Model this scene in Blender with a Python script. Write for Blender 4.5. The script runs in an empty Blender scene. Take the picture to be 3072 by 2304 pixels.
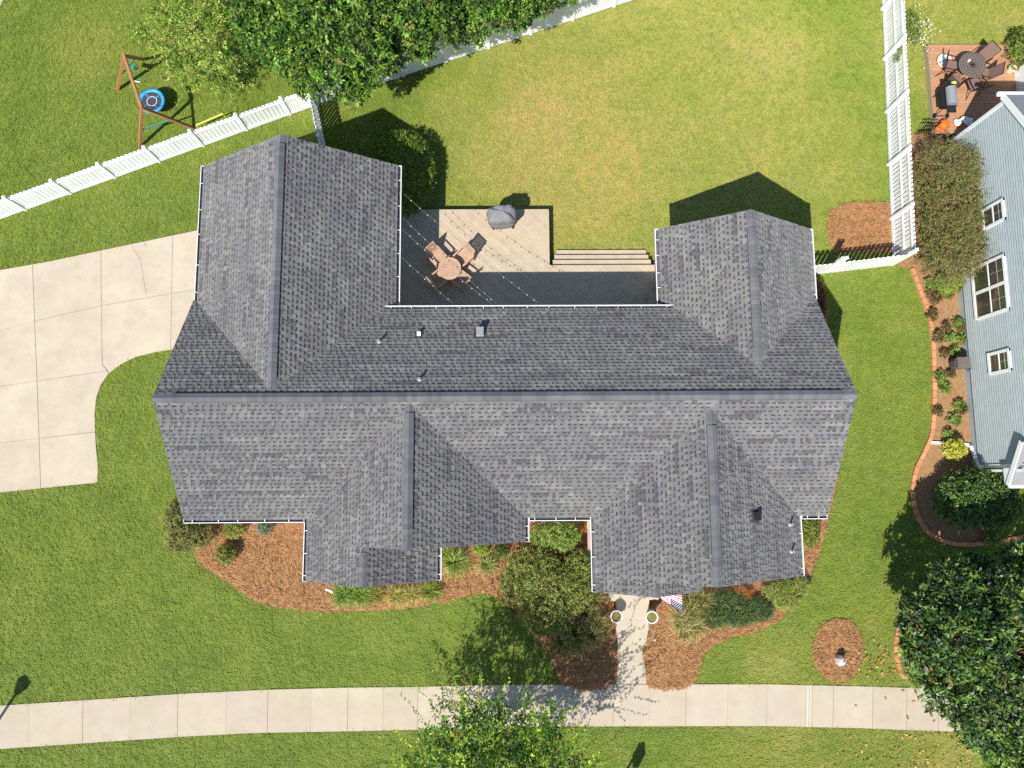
import bpy, math, random
import numpy as np
from mathutils import Vector, Matrix
random.seed(7); RNG = np.random.default_rng(7)
S = bpy.context.scene
COL = S.collection

# ---------------------------------------------------------------- camera, sky, sun, exposure
RC = Matrix(((0.9999398362670543, 0.004938307348528281, -0.009794741790784154),
             (-0.0061630732418263825, 0.9915937186293591, -0.12924362151771854),
             (0.00907415970944669, 0.12929621145003, 0.9915644957995605)))
FPX, HC = 2188.447, 27.473
cam = bpy.data.cameras.new('camera'); cam.sensor_width = 36.0; cam.lens = 36.0 * FPX / 3072.0
cam.clip_start = 0.1; cam.clip_end = 600.0
camo = bpy.data.objects.new('camera', cam); COL.objects.link(camo)
camo.matrix_world = Matrix.Translation((0, 0, HC)) @ RC.to_4x4()
S.camera = camo

SUN = Vector((0.425, 0.70, -1.0)).normalized()        # direction the light travels
sun_el = math.asin(-SUN.z)
sun_az = math.atan2(-SUN.x, -SUN.y)                    # compass angle from +Y towards +X
w = bpy.data.worlds.new('World'); S.world = w; w.use_nodes = True
nt = w.node_tree; bg = nt.nodes['Background']
sky = nt.nodes.new('ShaderNodeTexSky'); sky.sky_type = 'NISHITA'; sky.sun_disc = False
sky.sun_elevation = sun_el; sky.sun_rotation = sun_az; sky.air_density = 1.2; sky.dust_density = 0.4; sky.ozone_density = 3.0
nt.links.new(sky.outputs[0], bg.inputs[0]); bg.inputs[1].default_value = 0.10
sl = bpy.data.lights.new('sun', 'SUN'); sl.energy = 5.0; sl.angle = math.radians(0.5); sl.color = (1.0, 0.955, 0.88)
so = bpy.data.objects.new('sun', sl); COL.objects.link(so); so.location = (-10, -16, 24)
so.rotation_euler = SUN.to_track_quat('-Z', 'Y').to_euler()
S.view_settings.view_transform = 'Standard'; S.view_settings.look = 'None'
S.view_settings.exposure = 0.45; S.view_settings.gamma = 1.0; S.view_settings.use_curve_mapping = False
S.cycles.max_bounces = 6; S.cycles.diffuse_bounces = 3; S.cycles.glossy_bounces = 3
S.cycles.transmission_bounces = 4; S.cycles.transparent_max_bounces = 6
S.cycles.use_denoising = False

# ---------------------------------------------------------------- helpers
def at(px, py, z=0.0):
    """measured point of the photograph (3072 x 2304) -> its place in the world at height z"""
    d = RC @ Vector(((px - 1536.0) / FPX, -(py - 1152.0) / FPX, -1.0))
    t = (z - HC) / d.z
    return Vector((d.x * t, d.y * t, z))

def lin(r, g, b, k=1.0):
    f = lambda c: (c / 255.0 / 12.92) if c <= 10.3 else ((c / 255.0 + 0.055) / 1.055) ** 2.4
    return (f(r) * k, f(g) * k, f(b) * k, 1.0)

LOC = {}
def thing(name, label, cat, loc=(0, 0, 0), group=None, rz=0.0):
    o = bpy.data.objects.new(name, None); COL.objects.link(o)
    o.empty_display_size = 0.2
    o.location = loc; o.rotation_euler = (0, 0, rz); LOC[o.name] = Vector(loc)
    o['label'] = label; o['category'] = cat
    if group: o['group'] = group
    return o

def tag(o, label, cat, group=None):
    o['label'] = label; o['category'] = cat
    if group: o['group'] = group
    return o

def link(name, me, parent=None, loc=(0, 0, 0), rot=(0, 0, 0), kind=None):
    o = bpy.data.objects.new(name, me); COL.objects.link(o)
    o.location = loc; o.rotation_euler = rot
    if parent: o.parent = parent
    LOC[o.name] = (LOC[parent.name] if parent else Vector((0, 0, 0))) + Vector(loc)
    if kind: o['kind'] = kind
    return o

class MB:
    def __init__(s): s.v = []; s.f = []; s.c = []
    def poly(s, pts, col=(1, 1, 1)):
        b = len(s.v); s.v += [tuple(p) for p in pts]; s.f.append(tuple(range(b, b + len(pts)))); s.c.append(col)
    def mesh(s, vs, fs, col=(1, 1, 1)):
        b = len(s.v); s.v += [tuple(p) for p in vs]
        for f in fs: s.f.append(tuple(i + b for i in f)); s.c.append(col)
    def box(s, c, d, m=None, col=(1, 1, 1), rz=0.0, taper=1.0):
        x, y, z = d[0] / 2, d[1] / 2, d[2] / 2
        vs = []
        for k in (-1, 1):
            t = taper if k > 0 else 1.0
            vs += [Vector((-x * t, -y * t, k * z)), Vector((x * t, -y * t, k * z)), Vector((x * t, y * t, k * z)), Vector((-x * t, y * t, k * z))]
        if m is None and rz: m = Matrix.Rotation(rz, 3, 'Z')
        if m is not None: vs = [m @ v for v in vs]
        c = Vector(c)
        s.mesh([v + c for v in vs], [(3, 2, 1, 0), (4, 5, 6, 7), (0, 1, 5, 4), (1, 2, 6, 5), (2, 3, 7, 6), (3, 0, 4, 7)], col)
    def bar(s, a, b, w, h, col=(1, 1, 1), up=(0, 0, 1)):
        a = Vector(a); b = Vector(b); d = (b - a); L = d.length; d.normalize(); up = Vector(up)
        if abs(d.dot(up)) > 0.99: up = Vector((0, 1, 0))
        sx = d.cross(up).normalized(); uz = sx.cross(d).normalized()
        m = Matrix((sx, d, uz)).transposed()
        s.box((a + b) / 2, (w, L, h), m, col)
    def tube(s, path, rad, n=6, col=(1, 1, 1), cap=True):
        path = [Vector(p) for p in path]
        if not hasattr(rad, '__len__'): rad = [rad] * len(path)
        b = len(s.v); N = len(path)
        for i, p in enumerate(path):
            d = (path[min(i + 1, N - 1)] - path[max(i - 1, 0)]).normalized()
            u = Vector((0, 0, 1)) if abs(d.z) < 0.9 else Vector((1, 0, 0))
            a = d.cross(u).normalized(); c = d.cross(a)
            for k in range(n):
                t = 2 * math.pi * k / n
                s.v.append(tuple(p + (a * math.cos(t) + c * math.sin(t)) * rad[i]))
        for i in range(N - 1):
            for k in range(n):
                k2 = (k + 1) % n
                s.f.append((b + i * n + k, b + i * n + k2, b + (i + 1) * n + k2, b + (i + 1) * n + k)); s.c.append(col)
        if cap:
            s.f.append(tuple(b + k for k in range(n))[::-1]); s.c.append(col)
            s.f.append(tuple(b + (N - 1) * n + k for k in range(n))); s.c.append(col)
    def prism(s, pts, z0, z1, col=(1, 1, 1)):
        n = len(pts)
        area = sum(pts[i][0] * pts[(i + 1) % n][1] - pts[(i + 1) % n][0] * pts[i][1] for i in range(n))
        if area < 0: pts = pts[::-1]
        vs = [(p[0], p[1], z0) for p in pts] + [(p[0], p[1], z1) for p in pts]
        fs = [tuple(range(n))[::-1], tuple(range(n, 2 * n))] + [(i, (i + 1) % n, n + (i + 1) % n, n + i) for i in range(n)]
        s.mesh(vs, fs, col)
    def lathe(s, prof, c=(0, 0, 0), n=20, col=(1, 1, 1)):
        b = len(s.v); N = len(prof)
        for r, z in prof:
            for k in range(n):
                t = 2 * math.pi * k / n
                s.v.append((c[0] + r * math.cos(t), c[1] + r * math.sin(t), c[2] + z))
        for i in range(N - 1):
            for k in range(n):
                k2 = (k + 1) % n
                s.f.append((b + i * n + k, b + i * n + k2, b + (i + 1) * n + k2, b + (i + 1) * n + k)); s.c.append(col)
    def me(s, name, mat, off=None, smooth=False):
        me = bpy.data.meshes.new(name)
        vs = s.v if off is None else [(a - off[0], b - off[1], c - off[2]) for a, b, c in s.v]
        me.from_pydata(vs, [], s.f)
        if s.f:
            ca = me.color_attributes.new('col', 'FLOAT_COLOR', 'CORNER')
            arr = []
            for f, c in zip(s.f, s.c):
                arr += [c[0], c[1], c[2], 1.0] * len(f)
            ca.data.foreach_set('color', arr)
        if smooth: me.polygons.foreach_set('use_smooth', [True] * len(me.polygons))
        if mat: me.materials.append(mat)
        me.update()
        return me
    def build(s, name, mat, parent=None, smooth=False, world=True, kind=None):
        off = LOC[parent.name] if (parent and world) else None
        return link(name, s.me(name, mat, off, smooth), parent, kind=kind)

def sheet(name, pts, z, mat, parent=None, kind=None):
    m = MB(); m.poly([(p[0], p[1], z) for p in pts]); return m.build(name, mat, parent, kind=kind)

def P(L, z=0.0): return [at(a, b, z) for a, b in L]

def inside(poly, X, Y):
    """vectorised even-odd test"""
    r = np.zeros(X.shape, bool); n = len(poly)
    for i in range(n):
        x1, y1 = poly[i][0], poly[i][1]; x2, y2 = poly[(i + 1) % n][0], poly[(i + 1) % n][1]
        if y1 == y2: continue
        c = ((y1 > Y) != (y2 > Y)) & (X < (x2 - x1) * (Y - y1) / (y2 - y1) + x1)
        r ^= c
    return r

def smooth_poly(pts, k=4):
    out = []; n = len(pts)
    for i in range(n):
        p0, p1, p2, p3 = [Vector(pts[(i + j) % n]) for j in (-1, 0, 1, 2)]
        for t in range(k):
            t = t / k
            out.append(0.5 * ((2 * p1) + (p2 - p0) * t + (2 * p0 - 5 * p1 + 4 * p2 - p3) * t * t + (3 * p1 - p0 - 3 * p2 + p3) * t ** 3))
    return out

# ---------------------------------------------------------------- materials
def nodes(name):
    m = bpy.data.materials.new(name); m.use_nodes = True
    n = m.node_tree.nodes; b = n['Principled BSDF']
    return m, n, m.node_tree.links, b

def noise(n, l, scale, detail=3, vec=None, rough=0.6):
    t = n.new('ShaderNodeTexNoise'); t.inputs['Scale'].default_value = scale; t.inputs['Detail'].default_value = detail
    t.inputs['Roughness'].default_value = rough
    if vec is not None: l.new(vec, t.inputs['Vector'])
    return t

def ramp(n, l, fac, stops):
    r = n.new('ShaderNodeValToRGB'); e = r.color_ramp.elements
    while len(e) < len(stops): e.new(0.5)
    for k, (p, c) in enumerate(stops): e[k].position = p; e[k].color = c if len(c) == 4 else (*c, 1)
    l.new(fac, r.inputs[0]); return r.outputs[0]

def mixc(n, l, fac, a, b, mode='MIX'):
    x = n.new('ShaderNodeMix'); x.data_type = 'RGBA'; x.blend_type = mode
    for s, v in ((x.inputs[0], fac), (x.inputs[6], a), (x.inputs[7], b)):
        if hasattr(v, 'links') or hasattr(v, 'is_output'): l.new(v, s)
        else: s.default_value = v
    return x.outputs[2]

def simple(name, c1, c2=None, scale=8.0, rough=0.7, bump=0.0, bscale=60.0, attr=False, metal=0.0, spec=0.5, detail=4, coord='pos', stretch=None):
    m, n, l, b = nodes(name)
    g = n.new('ShaderNodeNewGeometry'); vec = g.outputs['Position']
    if coord == 'obj':
        tc = n.new('ShaderNodeTexCoord'); vec = tc.outputs['Object']
    if stretch:
        mp = n.new('ShaderNodeMapping'); mp.inputs['Scale'].default_value = stretch; l.new(vec, mp.inputs['Vector']); vec = mp.outputs[0]
    col = None
    if c2 is not None:
        t = noise(n, l, scale, detail, vec); col = ramp(n, l, t.outputs['Fac'], [(0.3, c1), (0.7, c2)])
    if attr:
        a = n.new('ShaderNodeAttribute'); a.attribute_name = 'col'
        col = mixc(n, l, 1.0, col if col is not None else c1, a.outputs['Color'], 'MULTIPLY')
    if col is None: b.inputs['Base Color'].default_value = c1
    else: l.new(col, b.inputs['Base Color'])
    b.inputs['Roughness'].default_value = rough; b.inputs['Metallic'].default_value = metal
    b.inputs['Specular IOR Level'].default_value = spec
    if bump:
        t2 = noise(n, l, bscale, 3, vec); bp = n.new('ShaderNodeBump'); bp.inputs['Strength'].default_value = bump; bp.inputs['Distance'].default_value = 0.02
        l.new(t2.outputs['Fac'], bp.inputs['Height']); l.new(bp.outputs[0], b.inputs['Normal'])
    return m

def leaf_mat(name, rough=0.5, spec=0.4, trans=0.25):
    m, n, l, b = nodes(name)
    a = n.new('ShaderNodeAttribute'); a.attribute_name = 'col'
    l.new(a.outputs['Color'], b.inputs['Base Color'])
    b.inputs['Roughness'].default_value = rough; b.inputs['Specular IOR Level'].default_value = spec
    tr = n.new('ShaderNodeBsdfTranslucent')
    c2 = mixc(n, l, 1.0, a.outputs['Color'], (1.0, 1.15, 0.45, 1), 'MULTIPLY'); l.new(c2, tr.inputs[0])
    mx = n.new('ShaderNodeMixShader'); mx.inputs[0].default_value = trans
    l.new(b.outputs[0], mx.inputs[1]); l.new(tr.outputs[0], mx.inputs[2])
    l.new(mx.outputs[0], n['Material Output'].inputs['Surface'])
    return m

def lawn_colour(n, l):
    """colour of the turf from its place in the world"""
    g = n.new('ShaderNodeNewGeometry'); sx = n.new('ShaderNodeSeparateXYZ'); l.new(g.outputs['Position'], sx.inputs[0])
    cx = n.new('ShaderNodeCombineXYZ'); l.new(sx.outputs[0], cx.inputs[0]); l.new(sx.outputs[1], cx.inputs[1])
    vec = cx.outputs[0]
    def blob(x, y, r0, r1, amt):
        d = n.new('ShaderNodeVectorMath'); d.operation = 'DISTANCE'; l.new(vec, d.inputs[0]); d.inputs[1].default_value = (x, y, 0)
        r = n.new('ShaderNodeMapRange'); r.interpolation_type = 'SMOOTHSTEP'; l.new(d.outputs['Value'], r.inputs[0])
        r.inputs[1].default_value = r0; r.inputs[2].default_value = r1; r.inputs[3].default_value = amt; r.inputs[4].default_value = 0.0
        return r.outputs[0]
    def add(a, b, op='ADD', clamp=False):
        m = n.new('ShaderNodeMath'); m.operation = op; m.use_clamp = clamp
        for i, v in enumerate((a, b)):
            if hasattr(v, 'is_output'): l.new(v, m.inputs[i])
            else: m.inputs[i].default_value = v
        return m.outputs[0]
    dry = 0.0
    for bb in ((6.0, 15.0, 4.0, 10.5, 0.34), (1.0, 12.0, 2.0, 6.5, 0.22), (13.5, 11.5, 1.0, 5.0, 0.12), (18.5, 18.0, 2.0, 5.0, 0.30), (-16.6, 17.2, 0.3, 2.2, 0.25),
               (-12.7, 17.3, 0.4, 2.4, 0.36), (12.5, -8.0, 0.5, 5.5, 0.18), (9.0, -9.8, 0.5, 3.5, 0.18), (17.0, -10.5, 1.0, 4.0, 0.40), (12.0, 3.0, 1.0, 4.0, .08), (11.2, 17.0, .2, 2.6, .12), (4.6, 16.2, .2, 1.2, .06), (2.2, 14.4, .1, 1.3, .08), (-2.2, 15.2, .1, 1.6, .08), (9.2, -6.5, .2, 1.6, .2), (-11, -1.2, .2, 1.8, .12)):
        dry = add(dry, blob(*bb))
    n1 = noise(n, l, 0.55, 4, vec, 0.62); n2 = noise(n, l, 2.2, 4, vec, 0.65); n3 = noise(n, l, 14.0, 3, vec, 0.7)
    d = add(dry, add(add(n1.outputs['Fac'], -0.5), 0.60, 'MULTIPLY'))
    d = add(d, add(add(n2.outputs['Fac'], -0.5), 0.40, 'MULTIPLY'))
    d = add(d, add(add(n3.outputs['Fac'], -0.5), 0.35, 'MULTIPLY'))
    d = add(d, 0.26)
    r = ramp(n, l, d, [(0.0, LAWN[0]), (0.3, LAWN[1]), (0.6, LAWN[2]), (0.85, LAWN[3]), (1.0, LAWN[4])])
    fine = noise(n, l, 38.0, 3, vec, 0.75)
    v = ramp(n, l, fine.outputs['Fac'], [(0.28, (0.55, 0.58, 0.55, 1)), (0.72, (1.42, 1.40, 1.42, 1))])
    return mixc(n, l, 1.0, r, v, 'MULTIPLY'), fine, vec
LAWN = [lin(100, 124, 54), lin(122, 142, 64), lin(144, 153, 82), lin(164, 159, 98), lin(176, 156, 106)]

def lawn_material():
    m, n, l, b = nodes('lawn_turf')
    c, fine, vec = lawn_colour(n, l)
    c = mixc(n, l, 1.0, c, (.80, .74, .72, 1), 'MULTIPLY')
    l.new(c, b.inputs['Base Color']); b.inputs['Roughness'].default_value = 0.9; b.inputs['Specular IOR Level'].default_value = 0.1
    bp = n.new('ShaderNodeBump'); bp.inputs['Strength'].default_value = 0.8; bp.inputs['Distance'].default_value = 0.03
    l.new(fine.outputs['Fac'], bp.inputs['Height']); l.new(bp.outputs[0], b.inputs['Normal'])
    return m
def blade_material():
    m, n, l, b = nodes('grass_blade')
    c, fine, vec = lawn_colour(n, l)
    c = mixc(n, l, 1.0, c, (1.58, 1.44, 1.26, 1), 'MULTIPLY')
    gn = n.new('ShaderNodeNewGeometry'); va = n.new('ShaderNodeVectorMath'); va.operation = 'ADD'; l.new(gn.outputs['Normal'], va.inputs[0]); va.inputs[1].default_value = (0, 0, 1.3)
    vn = n.new('ShaderNodeVectorMath'); vn.operation = 'NORMALIZE'; l.new(va.outputs[0], vn.inputs[0]); l.new(vn.outputs[0], b.inputs['Normal'])
    l.new(c, b.inputs['Base Color']); b.inputs['Roughness'].default_value = 0.6; b.inputs['Specular IOR Level'].default_value = 0.25
    tr = n.new('ShaderNodeBsdfTranslucent'); l.new(c, tr.inputs[0])
    mx = n.new('ShaderNodeMixShader'); mx.inputs[0].default_value = 0.35
    l.new(b.outputs[0], mx.inputs[1]); l.new(tr.outputs[0], mx.inputs[2]); l.new(mx.outputs[0], n['Material Output'].inputs['Surface'])
    return m

def concrete(name, c1, c2, stain):
    m, n, l, b = nodes(name)
    g = n.new('ShaderNodeNewGeometry'); vec = g.outputs['Position']
    a = noise(n, l, 0.9, 5, vec, 0.6); c = ramp(n, l, a.outputs['Fac'], [(0.35, c1), (0.65, c2)])
    s = noise(n, l, 2.4, 6, vec, 0.7); sf = ramp(n, l, s.outputs['Fac'], [(0.5, (0, 0, 0, 1)), (0.78, (0.45, 0.45, 0.45, 1))])
    c = mixc(n, l, sf, c, stain)
    f = noise(n, l, 70, 3, vec, 0.8); fv = ramp(n, l, f.outputs['Fac'], [(0.25, (0.86, 0.86, 0.86, 1)), (0.75, (1.1, 1.1, 1.1, 1))])
    c = mixc(n, l, 1.0, c, fv, 'MULTIPLY')
    at_ = n.new('ShaderNodeAttribute'); at_.attribute_name = 'col'
    c = mixc(n, l, 1.0, c, at_.outputs['Color'], 'MULTIPLY')
    l.new(c, b.inputs['Base Color']); b.inputs['Roughness'].default_value = 0.9; b.inputs['Specular IOR Level'].default_value = 0.2
    bp = n.new('ShaderNodeBump'); bp.inputs['Strength'].default_value = 0.15; bp.inputs['Distance'].default_value = 0.01
    l.new(f.outputs['Fac'], bp.inputs['Height']); l.new(bp.outputs[0], b.inputs['Normal'])
    return m

M = {}
M['lawn'] = lawn_material(); M['blade'] = blade_material()
M['walk'] = concrete('sidewalk_concrete', lin(177, 165, 145), lin(185, 173, 153), lin(164, 152, 133))
M['drive'] = concrete('driveway_concrete', lin(180, 167, 147), lin(189, 177, 157), lin(158, 146, 130))
M['joint'] = simple('joint_dirt', lin(92, 80, 58), lin(120, 104, 74), 12, 0.95)
M['white'] = simple('white_vinyl', lin(226, 227, 224), lin(245, 246, 248), 1.7, 0.45, detail=8)
M['gutter'] = simple('white_aluminium', lin(228, 228, 228), lin(238, 238, 238), 2, 0.4)
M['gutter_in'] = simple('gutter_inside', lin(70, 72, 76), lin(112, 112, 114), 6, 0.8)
M['siding_w'] = simple('pale_siding', lin(205, 208, 214), lin(214, 217, 222), 1.5, 0.6)
def shingle_material():
    m, n, l, b = nodes('asphalt_shingle')
    g = n.new('ShaderNodeNewGeometry'); vec = g.outputs['Position']; a = n.new('ShaderNodeAttribute'); a.attribute_name = 'col'
    fine = ramp(n, l, noise(n, l, 60, 2, vec).outputs['Fac'], [(.25, (.84, .84, .84, 1)), (.75, (1.12, 1.12, 1.12, 1))])
    mid = ramp(n, l, noise(n, l, 1.1, 5, vec, .65).outputs['Fac'], [(.3, (.87, .87, .89, 1)), (.7, (1.10, 1.10, 1.07, 1))])
    big = ramp(n, l, noise(n, l, .33, 3, vec, .6).outputs['Fac'], [(.35, (.93, .92, .95, 1)), (.65, (1.05, 1.05, 1.03, 1))])
    c = mixc(n, l, 1.0, a.outputs['Color'], fine, 'MULTIPLY'); c = mixc(n, l, 1.0, c, mid, 'MULTIPLY'); c = mixc(n, l, 1.0, c, big, 'MULTIPLY')
    l.new(c, b.inputs['Base Color']); b.inputs['Roughness'].default_value = .95; b.inputs['Specular IOR Level'].default_value = .3; b.inputs['Diffuse Roughness'].default_value = 0.6
    return m
M['shingle'] = shingle_material()
M['ventgrey'] = simple('ridge_vent_grey', lin(84, 86, 90), lin(96, 98, 102), 6, 0.9)
M['moss'] = simple('mossy_soil', lin(96, 92, 48), lin(128, 122, 66), 30, 0.95, 0.8, 60)
M['sheath'] = simple('roof_underlay', lin(60, 60, 64), lin(75, 75, 78), 6, 0.9)
M['brick'] = simple('house_brick', lin(176, 146, 126), lin(200, 172, 152), 9, 0.9, 0.2, 80, attr=True)
M['mortar'] = simple('pale_mortar', lin(196, 190, 180), lin(206, 200, 190), 20, 0.9)
M['deck'] = simple('weathered_deck_board', lin(172, 156, 131), lin(186, 170, 145), 3, 0.8, 0.2, 60, attr=True)
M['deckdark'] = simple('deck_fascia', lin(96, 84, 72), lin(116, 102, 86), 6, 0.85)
M['straw'] = simple('pine_straw_ground', lin(140, 104, 68), lin(174, 134, 92), 22, 0.95, 0.9, 45)
M['needle'] = simple('pine_needle', lin(255, 255, 255), None, 1, 0.8, attr=True, spec=0.3)
M['soil'] = simple('garden_soil', lin(134, 102, 68), lin(164, 128, 88), 9, 0.95, 0.8, 40)
M['curb'] = simple('terracotta_curb', lin(190, 126, 88), lin(206, 146, 104), 10, 0.85, 0.3, 60, attr=True)
M['bark'] = simple('tree_bark', lin(92, 76, 60), lin(128, 108, 88), 14, 0.9, 0.6, 40)
M['leaf'] = leaf_mat('leaf', 0.5, 0.4, 0.33)
M['gloss'] = leaf_mat('glossy_leaf', 0.45, 0.5, 0.15)
M['teak'] = simple('teak_wood', lin(172, 140, 114), lin(190, 158, 132), 7, 0.7, 0.15, 60, attr=True)
M['cedar'] = simple('cedar_beam', lin(156, 104, 62), lin(174, 120, 76), 5, 0.75, 0.2, 40, stretch=(1, 1, 4))
M['cover'] = simple('grill_cover_cloth', lin(112, 112, 115), lin(124, 124, 127), 5, 0.75, 0.15, 30)
M['black'] = simple('black_paint', lin(26, 26, 28), lin(36, 36, 38), 8, 0.5)
M['blackmetal'] = simple('black_iron', lin(30, 30, 32), None, 1, 0.45, metal=0.4)
M['rubber'] = simple('wheel_rubber', lin(28, 26, 26), lin(38, 36, 36), 10, 0.9)
M['blue'] = simple('swing_blue_cloth', lin(40, 140, 200), lin(62, 168, 222), 6, 0.65)
M['mesh'] = simple('swing_dark_net', lin(52, 50, 60), lin(70, 66, 76), 30, 0.8)
M['teal'] = simple('green_metal', lin(70, 140, 112), None, 1, 0.5)
M['yellow'] = simple('yellow_plastic', lin(226, 214, 96), lin(236, 224, 120), 5, 0.5)
M['reddeck'] = simple('brown_composite_board', lin(166, 122, 90), lin(180, 134, 100), 4, 0.75, 0.15, 60, attr=True)
M['lattice'] = simple('weathered_lattice', lin(150, 132, 108), lin(176, 158, 132), 20, 0.9, 0.5, 40)
M['greysiding'] = simple('grey_green_siding', lin(160, 170, 172), lin(170, 179, 181), 3, 0.6, attr=True)
M['plinth'] = simple('grey_green_plinth', lin(150, 162, 164), lin(160, 171, 172), 4, 0.7)
M['ntable'] = simple('brown_mesh_metal', lin(100, 90, 84), lin(122, 112, 102), 40, 0.7)
M['nchair'] = simple('brown_sling_fabric', lin(112, 88, 78), lin(128, 104, 92), 40, 0.8)
M['nframe'] = simple('bronze_metal_tube', lin(58, 40, 36), None, 1, 0.5, metal=0.3)
M['steel'] = simple('grey_enamel', lin(142, 144, 148), lin(152, 154, 158), 5, 0.35, metal=0.2)
M['orange'] = simple('orange_rind', lin(222, 92, 24), lin(236, 120, 40), 7, 0.5, 0.2, 20)
M['cream'] = simple('cream_cloth', lin(224, 214, 186), lin(238, 230, 208), 9, 0.8)
M['wcloth'] = simple('white_cloth', lin(224, 224, 222), lin(240, 240, 238), 9, 0.8)
M['stone'] = simple('pale_stone', lin(176, 168, 160), lin(206, 200, 192), 10, 0.9, 0.5, 25)
M['pot'] = simple('white_glazed_pot', lin(222, 220, 216), lin(234, 232, 230), 5, 0.4)
M['glass'] = simple('window_glass', lin(56, 58, 50), lin(80, 78, 66), 3, 0.06, spec=0.8)
M['bulb'] = simple('pale_bulb_glass', lin(236, 232, 220), None, 1, 0.15)
M['wire'] = simple('string_wire', lin(120, 120, 120), None, 1, 0.5)
M['taupe'] = simple('taupe_metal_box', lin(96, 88, 84), lin(108, 98, 92), 6, 0.6)
M['lead'] = simple('pale_metal_pipe', lin(206, 206, 206), lin(226, 226, 226), 6, 0.35, metal=0.3)
M['paint'] = simple('painted', lin(255, 255, 255), None, 1, 0.6, attr=True)
M['dryleaf'] = simple('dry_leaf', lin(255, 255, 255), None, 1, 0.7, attr=True)
M['roofgrey'] = simple('grey_roof_shingle', lin(118, 120, 124), lin(150, 152, 154), 24, 0.9, 0.4, 60, attr=True)
# ---------------------------------------------------------------- ground
G = 60.0
EXCL = []                                              # outlines where no turf grows
m = MB(); m.poly([(-220, -220, -0.012), (220, -220, -0.012), (220, 220, -0.012), (-220, 220, -0.012)])
ground = m.build('lawn', M['lawn'], kind='structure')

# ---------------------------------------------------------------- concrete: sidewalk, driveway, walkway
def strip_slabs(name, top, bot, xs, mat, base, z, kind='structure', joint=0.012, cols=None, flush=()):
    root = sheet(name, base, z - 0.012, M['joint'], kind=kind)
    def ev(L, x):
        for (x0, y0), (x1, y1) in zip(L[:-1], L[1:]):
            if x0 <= x <= x1: return y0 + (y1 - y0) * (x - x0) / (x1 - x0)
        return L[0][1] if x < L[0][0] else L[-1][1]
    for i, (a, b) in enumerate(zip(xs[:-1], xs[1:])):
        fj = lambda q: 0.22 if (q in FAINT) else 0.55
        a2, b2 = a + fj(a), b - fj(b)
        inner = [x for x, _ in top if a2 < x < b2]
        pts = [at(a2, ev(top, a2), z)] + [at(x, ev(top, x), z) for x in inner] + [at(b2, ev(top, b2), z)]
        inner = [x for x, _ in bot if a2 < x < b2]
        pts += [at(b2 - 2, ev(bot, b2), z)] + [at(x, ev(bot, x), z) for x in inner[::-1]] + [at(a2 - 2, ev(bot, a2), z)]
        mm = MB(); k = random.uniform(0.96, 1.04) if cols is None or i not in cols else cols[i]
        col = (k, k, k * random.uniform(0.98, 1.01)) if not isinstance(k, tuple) else k
        mm.prism([(p.x, p.y) for p in pts], z - 0.05, z + random.uniform(-0.001, 0.001), col)
        mm.build('slab', mat, root)
    return root

SW_TOP = [(-420, 2150), (0, 2117), (249, 2101), (535, 2082), (807, 2069), (1042, 2063), (1254, 2061), (1395, 2057), (1662, 2054), (2300, 2053), (2614, 2060), (2795, 2066), (3400, 2084)]
SW_BOT = [(-420, 2275), (0, 2247), (248, 2230), (530, 2211), (762, 2199), (1042, 2194), (1259, 2189), (1526, 2181), (1842, 2179), (2300, 2178), (2600, 2185), (2722, 2190), (2897, 2196), (3400, 2214)]
FAINT = {-200, 87, 391, 679, 933, 1150, 1368, 1592, 1950, 2184, 2302}
xs = [-420, -200, -60, 87, 249, 391, 534, 679, 804, 933, 1044, 1150, 1254, 1368, 1463, 1485, 1592, 1720, 1841, 1950, 2059, 2184, 2302, 2419, 2428, 2437, 2501, 2619, 2721, 2817, 2940, 3060, 3180, 3400]
base = P(SW_TOP) + P(SW_BOT[::-1])
strip_slabs('sidewalk', SW_TOP, SW_BOT, xs, M['walk'], base, 0.03, cols={14: (1.16, 1.22, 1.36), 23: (1.16, 1.2, 1.3), 24: (1.1, 1.14, 1.24)})
EXCL.append(base)

drive = smooth_poly(P([(-500, 930), (0, 810), (136, 786), (300, 752), (588, 691), (640, 681)]), 1) + P([(660, 1020), (520, 1048), (466, 1056), (407, 1071), (362, 1093), (325, 1121), (303, 1153), (289, 1193), (284, 1240), (285, 1305), (289, 1350), (294, 1400), (292, 1448), (0, 1478), (-500, 1530)])
droot = sheet('driveway', drive, 0.016, M['joint'], kind='structure')
EXCL.append(drive)
V1 = [(97, 793), (104, 963), (111, 1143), (117, 1315), (122, 1465)]; V2 = [(303, 751), (304, 917), (307, 1095)]; V3 = [(518, 706), (515, 880), (512, 1049)]
cells = [[(-500, 930), (0, 810), V1[0], V1[1], (77, 969), (0, 992), (-500, 1120)], [(-500, 1120), (0, 992), (77, 969), V1[1], V1[2], (0, 1159), (-500, 1240)],
         [(-500, 1240), (0, 1159), V1[2], V1[3], (0, 1328), (-500, 1390)], [(-500, 1390), (0, 1328), V1[3], V1[4], (0, 1478), (-500, 1530)],
         [V1[0], (136, 786), V2[0], V2[1], V1[1]], [V1[1], V2[1], V2[2], (321, 1112), V1[2]],
         [V1[2], (321, 1112), (325, 1121), (303, 1153), (289, 1193), (284, 1240), (285, 1296), V1[3]], [V1[3], (285, 1296), (289, 1350), (294, 1400), (292, 1448), V1[4]],
         [V2[0], V3[0], (515, 880), V2[1]], [V2[1], (515, 880), V3[2], (466, 1056), (407, 1071), (362, 1093), (325, 1121), (321, 1112), V2[2]],
         [V3[0], (588, 691), (660, 677), (660, 855), (581, 869), (515, 880)], [(515, 880), (660, 855), (660, 1020), V3[2]]]
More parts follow.
